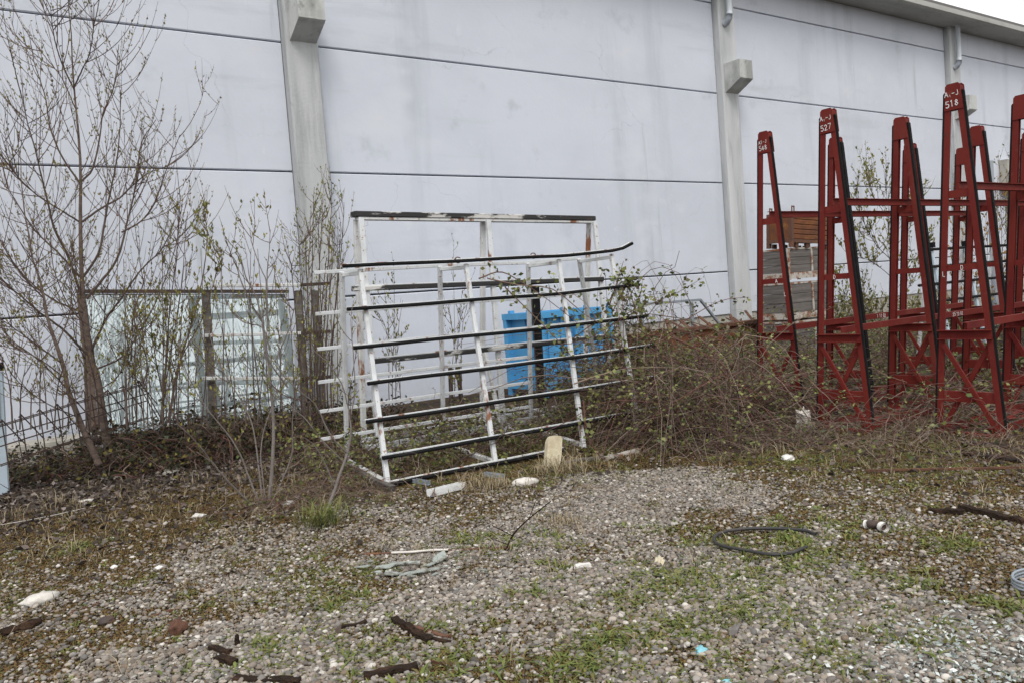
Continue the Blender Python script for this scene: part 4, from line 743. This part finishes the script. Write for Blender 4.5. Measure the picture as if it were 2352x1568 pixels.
V, Q_ = tufts(x, y, 13, RNG.uniform(.04, .12, n), RNG.uniform(.010, .034, n), .008, 1.8); o = fast('dry_moss', V, Q_, M['moss']); o['kind'] = 'stuff'
x, y = inview(2200, 3.4, 9.5); k = RNG.random(len(x)) < .12+.5*(1-gravel(x, y)); x, y = x[k], y[k]; n = len(x)
V, Q_ = tufts(x, y, 9, RNG.uniform(.02, .07, n), RNG.uniform(.05, .17, n), .0045, 1.3); o = fast('dry_grass', V, Q_, M['straw']); o['kind'] = 'stuff'
x, y = inview(15000, 4, 12.2); k = RNG.random(len(x)) < (1-gravel(x, y))*.9+.03; x, y = x[k], y[k]; n = len(x); x = np.concatenate([x, RNG.uniform(.2, 3.6, 9000)]); y = np.concatenate([y, RNG.normal(9.3, .75, 9000)]); n = len(x); C = np.stack([x, y, gz(x, y)+RNG.uniform(.003, .03, n)], -1); Dn = RNG.normal(0, 1, (n, 3)); Dn[:, 2] *= .25
V, Q_ = leaves(C, Dn, RNG.uniform(.02, .075, n), .6); o = fast('leaf_litter', V, Q_, M['litter']); o['kind'] = 'stuff'
def tussock(px_, py_, lab, n=160, r_=.13, h=.2, m='weed'):
    g_ = G(px_, py_); V, Q_ = tufts(np.array([0.]), np.array([0.]), n, np.array([r_]), np.array([h]), .006, 1.2); V[:, 2] -= gz(0, 0)+.0-gz(g_[0], g_[1]); o = fast('grass_tussock', V, Q_, M[m]); o.location = (g_[0], g_[1], 0); return tag(o, lab, 'grass', 'grass tussocks')
tussock(740, 1208, 'yellow green grass tussock in front of the crooked pale sapling', 260, .16, .22)
tussock(1290, 1200, 'pale dry grass tussock in the open gravel', 160, .16, .10, 'straw')
tussock(1120, 1120, 'dry brown grass tussock before the foot of the low white rack', 240, .3, .16, 'straw')
tussock(1290, 1085, 'dry grass tussock beside the beige slab', 240, .3, .20, 'straw')
# ------------------------------------------------------------------ debris
def lump(name, label, cat, px_, py_, sx, sy, sz_, m, seed, rz=0, lift=0, rough=.18, group=None, YY=None):
    """crumpled lump lying at the pixel's ground point"""
    g_ = G(px_, py_) if YY is None else PY(px_, py_, YY); rg = np.random.default_rng(seed); V, Fc = subdiv(SV, SF); n1, n2, n3 = rg.normal(0, 1, (3, 3)); d_ = np.sin(V@n1*3.1+seed)*np.sin(V@n2*4.3)+.6*np.sin(V@n3*8.)
    V = V*(1+rough*d_[:, None])+rg.normal(0, rough*.10, V.shape); V = V*np.array([sx, sy, sz_])*.5; c, s = math.cos(rz), math.sin(rz); V = np.stack([V[:, 0]*c-V[:, 1]*s, V[:, 0]*s+V[:, 1]*c, V[:, 2]], -1)
    o = fast(name, V, Fc, M[m], None, True); o.location = (g_[0], g_[1], (float(gz(g_[0], g_[1]))+sz_*.36 if YY is None else g_[2])+lift); return tag(o, label, cat, group)
lump('plastic_bag', 'crumpled dirty white plastic bag on the gravel beside a dark hole', 'bag', 92, 1382, .20, .13, .075, 'plastic', 3, .3, rough=.16)
def film(name, label, cat, c, w_, h_, m, seed, rz):
    rg = np.random.default_rng(seed); n = 16; u, v = np.meshgrid(np.linspace(-1, 1, n), np.linspace(-1, 1, n)); ph = rg.uniform(0, 6, 6)
    rr_ = 1-.25*np.abs(np.sin(3*np.arctan2(v, u)+ph[0]))*np.hypot(u, v)/1.4
    f1 = np.sin(u*4+v*2.2+ph[1])*.10+np.sin(u*7-v*5+ph[2])*.05+np.sin(v*9+u*2+ph[3])*.035+rg.normal(0, .02, u.shape)
    x_ = u*w_/2*rr_*(1-.35*(v+1)/2); y_ = (f1+.45*(u**2+v**2)*.5)*w_*.8; z_ = (v+1)*h_/2*rr_
    ca, sa = math.cos(rz), math.sin(rz); V = np.stack([x_*ca-y_*sa, x_*sa+y_*ca, z_], -1).reshape(-1, 3); ix = np.arange(n*n).reshape(n, n)
    o = fast(name, V, np.stack([ix[:-1, :-1], ix[:-1, 1:], ix[1:, 1:], ix[1:, :-1]], -1).reshape(-1, 4), M[m], None, False); o.location = c; return tag(o, label, cat)
film('plastic_bag', 'grey white plastic bag caught in the brambles by rack 527', 'bag', tuple(PY(1852, 990, 5.3)), .22, .27, 'plastic', 5, -.55)
lump('foam_piece', 'round white foam bit lying on moss left of the gravel', 'debris', 262, 1303, .045, .04, .035, 'foam_white', 7)
lump('foam_piece', 'flat white foam bit lying close right of the round one', 'debris', 365, 1305, .065, .045, .03, 'foam_white', 8, .4)
lump('foam_piece', 'creamy foam chunk on the brown moss before the pale fan sapling', 'debris', 455, 1188, .095, .07, .05, 'foam_white', 9, .2, rough=.25)
lump('foam_piece', 'white foam brick right of the pale fan sapling', 'debris', 662, 1158, .11, .06, .05, 'foam_white', 10, .1, rough=.1)
lump('foam_piece', 'small cream foam chip at the foot of the pale fan sapling', 'debris', 590, 1170, .05, .04, .03, 'foam', 11)
lump('plastic_scrap', 'flat whitish plastic scrap on dark soil at far left', 'debris', 200, 1152, .15, .08, .035, 'plastic', 12, .1)
lump('plastic_bottle', 'crumpled clear whitish plastic bottle before the low white rack', 'bottle', 1206, 1112, .24, .11, .085, 'plastic', 13, -.5, rough=.1)
lump('plastic_scrap', 'white plastic scrap below the bag in the brambles', 'debris', 1810, 1056, .16, .10, .05, 'foam_white', 14, .6, rough=.3)
lump('plastic_scrap', 'pale blue plastic film scrap on the gravel', 'debris', 1610, 1495, .075, .055, .03, 'bluefilm', 15, .9, rough=.3)
lump('plastic_scrap', 'thin blue plastic scrap at the bottom edge of the gravel', 'debris', 1670, 1562, .06, .04, .02, 'bluefilm', 16, .3, rough=.3)
lump('foam_piece', 'cream yellow crumbly foam strip in the open gravel', 'debris', 1515, 1287, .14, .055, .035, 'foam', 17, .9, rough=.3)
lump('stone', 'single dark grey stone at the left gravel edge', 'stone', 245, 1430-5, .09, .07, .05, 'steel_dark', 18)
lump('earth_clod', 'dark earth clod lying below the crumpled bag', 'clod', 68, 1438, .14, .08, .06, 'wood_dark', 19, .2, rough=.25)
lump('earth_clod', 'small dark clod left of the larger clod', 'clod', 22, 1449, .09, .07, .05, 'wood_dark', 20)
lump('rusty_lump', 'rusty brown lump on moss in the left foreground', 'debris', 411, 1447, .085, .07, .09, 'rust_dark', 21, rough=.3)
lump('wood_stump', 'upright splinter of rotten wood in the foreground moss', 'wood', 545, 1478, .025, .022, .075, 'wood_dark', 22)
def slab(name, label, cat, px_, py_, L_, W_, T, m, rz, rx=0, ry=0, lift=0, seed=1, group=None, n=7):
    """weathered board with a broken, slightly bent outline"""
    g_ = G(px_, py_); rg = np.random.default_rng(seed); xs_ = np.linspace(-L_/2, L_/2, n); mb = MB(); top = []
    bend = rg.normal(0, .008, n)*L_; wv = W_*(.8+.35*rg.random(n)); zv = rg.normal(0, T*.15, n)-T*.25; V = []
    for i in range(n):
        b = bend[i]; w_ = wv[i]/2; V += [(xs_[i]+rg.normal(0, .01), b-w_, zv[i]), (xs_[i]+rg.normal(0, .01), b+w_, zv[i]), (xs_[i], b+w_*.92, zv[i]+T), (xs_[i], b-w_*.92, zv[i]+T)]
    f = []
    for i in range(n-1):
        for j in range(4): f.append((4*i+j, 4*(i+1)+j, 4*(i+1)+(j+1) % 4, 4*i+(j+1) % 4))
    f += [(0, 1, 2, 3), (4*n-1, 4*n-2, 4*n-3, 4*n-4)]; mb.add(V, f); o = obj(name, mb, M[m]); o.location = (g_[0], g_[1], float(gz(g_[0], g_[1]))+.012+lift); o.rotation_euler = (rx, ry, rz); return tag(o, label, cat, group)
def ang(a, b): p, q = G(*a), G(*b); return math.atan2(q[1]-p[1], q[0]-p[0])
def plen(a, b): return float(np.linalg.norm(G(*a)-G(*b)))
def board(name, label, cat, a, b, W_, T, m, seed, lift=0, n=7, group=None):
    if name in ('metal_profile', 'rod'):
        p, q = G(*a), G(*b); c = (p+q)/2; w2 = W_/2; d = (q-p)/np.linalg.norm(q-p); mb = MB(); sd_ = np.cross(d, (0, 0, 1.)); e = q-c
        if name == 'rod': mb.tube([-e, -e*.3+sd_*.008, e*.3-sd_*.006, e], W_/2, 6)
        else:                                    # open U profile
            mb.bar(-e, e, W_, .006); mb.bar(-e+sd_*(w2-.003)+(0, 0, T/2+.004), e+sd_*(w2-.003)+(0, 0, T/2+.004), .006, T); mb.bar(-e-sd_*(w2-.003)+(0, 0, T/2+.004), e-sd_*(w2-.003)+(0, 0, T/2+.004), .006, T)
        o = obj(name, mb, M[m]); o.location = (c[0], c[1], float(gz(c[0], c[1]))+.02+lift); return tag(o, label, cat, group)
    return slab(name, label, cat, (a[0]+b[0])/2, (a[1]+b[1])/2, plen(a, b), W_, T, m, ang(a, b), 0, 0, lift, seed, group, n)
board('rotten_log', 'thick dark rotten log piece in the foreground gravel', 'wood', (905, 1425), (985, 1478), .042, .04, 'wood_dark', 31, n=12)
board('plank', 'split red brown plank beside the dark rotten log', 'wood', (945, 1442), (1032, 1466), .025, .02, 'wood_red', 32)
board('plank', 'short dark splinter between log and gravel', 'wood', (985, 1470), (1035, 1478), .025, .02, 'wood_dark', 33, n=4)
board('plank', 'dark broken plank at the bottom edge of the picture', 'wood', (838, 1562), (960, 1538), .05, .03, 'wood_dark', 34, n=11)
board('plank', 'thin reddish bark strip above the broken bottom plank', 'wood', (985, 1520), (1040, 1530), .02, .012, 'wood_red', 35, n=4)
board('plank', 'flat dark board sunk in the moss left of the bottom plank', 'wood', (540, 1562), (690, 1566), .05, .02, 'wood_dark', 36)
board('plank', 'dark rotten chip in the foreground moss', 'wood', (482, 1490), (530, 1500), .035, .025, 'wood_dark', 37, n=4)
board('plank', 'dark rotten chunk under the rotten chip', 'wood', (500, 1515), (540, 1528), .045, .03, 'wood_dark', 38, n=4)
board('plank', 'black stick half buried left of the log', 'wood', (785, 1442), (842, 1430), .03, .02, 'wood_dark', 39, n=5)
board('plank', 'short rotten board right of the pipe piece', 'wood', (2132, 1176), (2216, 1182), .05, .04, 'wood_dark', 40)
board('plank', 'long rotten board running off to the right edge', 'wood', (2205, 1170), (2350, 1204), .05, .04, 'wood_dark', 41, n=10)
board('plank', 'small grey brown wood chip in the right gravel', 'wood', (1680, 1464), (1695, 1440), .03, .018, 'wood', 42, n=4)
board('plank', 'thin red stick on the moss right of the plastic bag', 'wood', (165, 1408), (228, 1385), .016, .012, 'wood_red', 43, n=5)
board('plank', 'thin red brown stick right of the rusty lump', 'wood', (345, 1415), (395, 1398), .014, .012, 'wood_red', 44, n=5)
board('board', 'flat grey concrete board on the dark soil before the undergrowth', 'board', (360, 1090), (414, 1083), .2, .03, 'plinth', 45)
board('rod', 'long rusty rod lying on the gravel above the glass shards', 'rod', (835, 1275), (1170, 1260), .016, .014, 'rust_dark', 46, n=12)
board('rod', 'white coated length of the rod over the shards', 'rod', (900, 1275), (1030, 1268), .016, .016, 'plastic', 47, .012)
board('plastic_strip', 'short white plastic strip right of the glass shards', 'debris', (1320, 1301), (1356, 1296), .035, .02, 'foam_white', 48, n=4)
board('metal_profile', 'white metal profile on the ground before the low white rack', 'profile', (985, 1142), (1065, 1122), .06, .05, 'white_rusty', 49, n=5)
board('metal_profile', 'bluish white profile end under the middle of the low white rack', 'profile', (1115, 1092), (1155, 1098), .04, .03, 'steel', 50, n=4)
board('metal_profile', 'bluish white profile end near the left foot of the low white rack', 'profile', (940, 1106), (985, 1115), .04, .03, 'steel', 51, n=4)
board('plank', 'long grey timber on the soil behind the left rack foot', 'wood', (820, 1080), (900, 1130), .07, .05, 'wood', 52)
board('metal_profile', 'dark grey metal profile lying in front of rack 518', 'profile', (2200, 1042), (2350, 1062), .04, .02, 'steel_dark', 53, n=9)
board('metal_profile', 'long red brown metal rail in the grass in front of the red racks', 'profile', (1990, 1085), (2352, 1078), .014, .012, 'rust_dark', 54, n=12)
board('metal_profile', 'grey metal strip lying just beyond the dark profile', 'profile', (2230, 1022), (2350, 1034), .035, .02, 'steel_dark', 55, n=9)
board('plank', 'white splintered plank below the right end of the low white rack', 'wood', (1390, 1052), (1470, 1036), .10, .03, 'crate_frame', 56)
board('plank', 'flat pale board half buried under the brambles edge', 'wood', (1300, 1064), (1420, 1046), .05, .03, 'wood', 57)
bs = thing('foam_slab', 'thick beige foam slab standing on edge at the low white rack', 'slab', G(1272, 1070), -.25)
mb = MB(); an = np.linspace(0, 2*math.pi, 24, endpoint=False); pr_ = [(np.sign(math.cos(t))*abs(math.cos(t))**.45*.075+.025*math.sin(t), -.02, .14+np.sign(math.sin(t))*abs(math.sin(t))**.45*.15) for t in an]
mb.prism(pr_, (0, .07, 0)); o = obj('slab', mb, M['foam'], bs); o.rotation_euler = (-.2, .16, 0)
# glass shards
SP = [(920, 1292, .30), (890, 1305, .17), (965, 1318, .26), (1010, 1288, .20), (830, 1308, .16), (905, 1320, .16), (985, 1300, .14), (950, 1300, .13), (1030, 1306, .13), (870, 1325, .10), (1000, 1325, .10), (850, 1295, .08), (1060, 1310, .07), (945, 1332, .09), (1110, 1318, .07)]
WH = ['largest pale green glass shard of the pile', 'wide shard left under the largest shard', 'brightest long white shard in the shard pile', 'broad shard at the right top of the pile', 'shard lying apart on the left of the pile', 'shard between the separate left one and the bright one', 'shard above the bright long one', 'small shard in the middle of the pile', 'shard at the right end of the pile', 'small shard at the lower left of the pile', 'small shard right of the bright long one', 'sliver at the upper left of the pile', 'sliver lying alone right of the pile', 'sliver just below the bright long shard', 'tiny shard furthest right of the pile']
for i, ((a_, b_, s_), lab) in enumerate(zip(SP, WH)):
    g_ = G(a_, b_); n = int(RNG.integers(4, 7)); t_ = np.sort(RNG.uniform(0, 6.28, n)); rr_ = s_*.5*RNG.uniform(.7, 1.1, n); mb = MB().prism([(math.cos(q)*u, math.sin(q)*u*.7, 0) for q, u in zip(t_, rr_)], (0, 0, .006)); o = obj('glass_shard', mb, M['shard']); o.location = (g_[0], g_[1], float(gz(g_[0], g_[1]))+.024+.004*(i % 5)); o.rotation_euler = (RNG.normal(0, .06), RNG.normal(0, .06), YA*-1+RNG.normal(0, .3)); tag(o, lab, 'glass shard', 'glass shards on the gravel')
# crushed glass in the near right corner
x, y = inview(15000, 3.2, 4.9, amin=40, amax=70); c_ = G(2255, 1528); k = np.exp(-((x-c_[0])**2+(y-c_[1])**2)/.15)*1.2 > RNG.random(len(x)); x, y = x[k], y[k]; n = len(x); C = np.stack([x, y, gz(x, y)+RNG.uniform(.008, .035, n)], -1); Dn = RNG.normal(0, 1, (n, 3)); Dn[:, 2] *= .3
V, Q_ = leaves(C, Dn, RNG.uniform(.006, .034, n), RNG.uniform(.25, .75, n)[:, None]); o = fast('crushed_glass', V, Q_, M['cullet']); o['kind'] = 'stuff'
# hose, pipe, coil, branch
hp_ = [G(*p, .02) for p in ((1876, 1228), (1840, 1219), (1770, 1215), (1700, 1217), (1655, 1226), (1640, 1240), (1655, 1254), (1705, 1264), (1770, 1275), (1815, 1272), (1852, 1258))]
tag(obj('hose', MB().tube(catmull(hp_, 90)+(0, 0, .008), .0105, 8), M['hose'], sm=True), 'loop of black rubber hose lying on the gravel', 'hose')
pc = thing('pipe_piece', 'short grey pipe elbow with white open end on the gravel', 'pipe', G(2012, 1205)); q0 = np.array(G(2012, 1205)); a_ = np.array([G(1994, 1203, .03), G(2003, 1203, .035), G(2016, 1204, .035), G(2027, 1209, .035)])-q0
obj('pipe', MB().tube(catmull(a_[:4], 10), .026, 12), M['steel_dark'], pc, sm=True)
dd_ = (a_[3]-a_[2])/np.linalg.norm(a_[3]-a_[2]); obj('collar', MB().tube([a_[3]-dd_*.012, a_[3]+dd_*.025], .031, 14, cap=False).tube([a_[3]-dd_*.012, a_[3]+dd_*.025], .023, 14, cap=False), M['foam_white'], pc, sm=True)
obj('collar', MB().tube([a_[0]-(a_[1]-a_[0])*.6, a_[0]+(a_[1]-a_[0])*.2], .029, 12), M['foam_white'], pc, sm=True)
cc = G(2398, 1352); an = np.linspace(0, 6.28*2.6, 60); tag(obj('cable_coil', MB().tube(np.stack([cc[0]+(.15+.004*np.sin(an*3))*np.cos(an), cc[1]+(.13+.004*np.cos(an*2))*np.sin(an), .02+.008*an/3], -1), .007, 6), M['steel'], sm=True), 'grey cable coil cut by the right picture edge', 'cable')
bp_ = [G(1160, 1266), G(1180, 1225, .12), G(1215, 1190, .24), G(1265, 1150, .42)]; bt = thing('dead_branch', 'thin dead branch sticking up from the open gravel', 'branch', bp_[0]); obj('stem', MB().tube(catmull(np.array(bp_)-bp_[0], 14), np.linspace(.007, .003, 14), 5), M['wood_dark'], bt, sm=True)
for p, q in (((1178, 1230, .10), (1130, 1205, .2)), ((1170, 1250, .05), (1140, 1240, .1)), ((1215, 1190, .24), (1230, 1150, .36))): obj('side_twig', MB().tube([np.array(G(*p))-bp_[0], np.array(G(*q))-bp_[0]], .003, 4), M['wood_dark'], bt)
rp_ = [G(0, 1210), G(110, 1190), G(220, 1165)]; tag(obj('cord', MB().tube(catmull(rp_, 20)+(0, 0, .02), .0028, 5), M['plastic'], sm=True), 'thin white cord lying on the moss at the far left', 'cord')
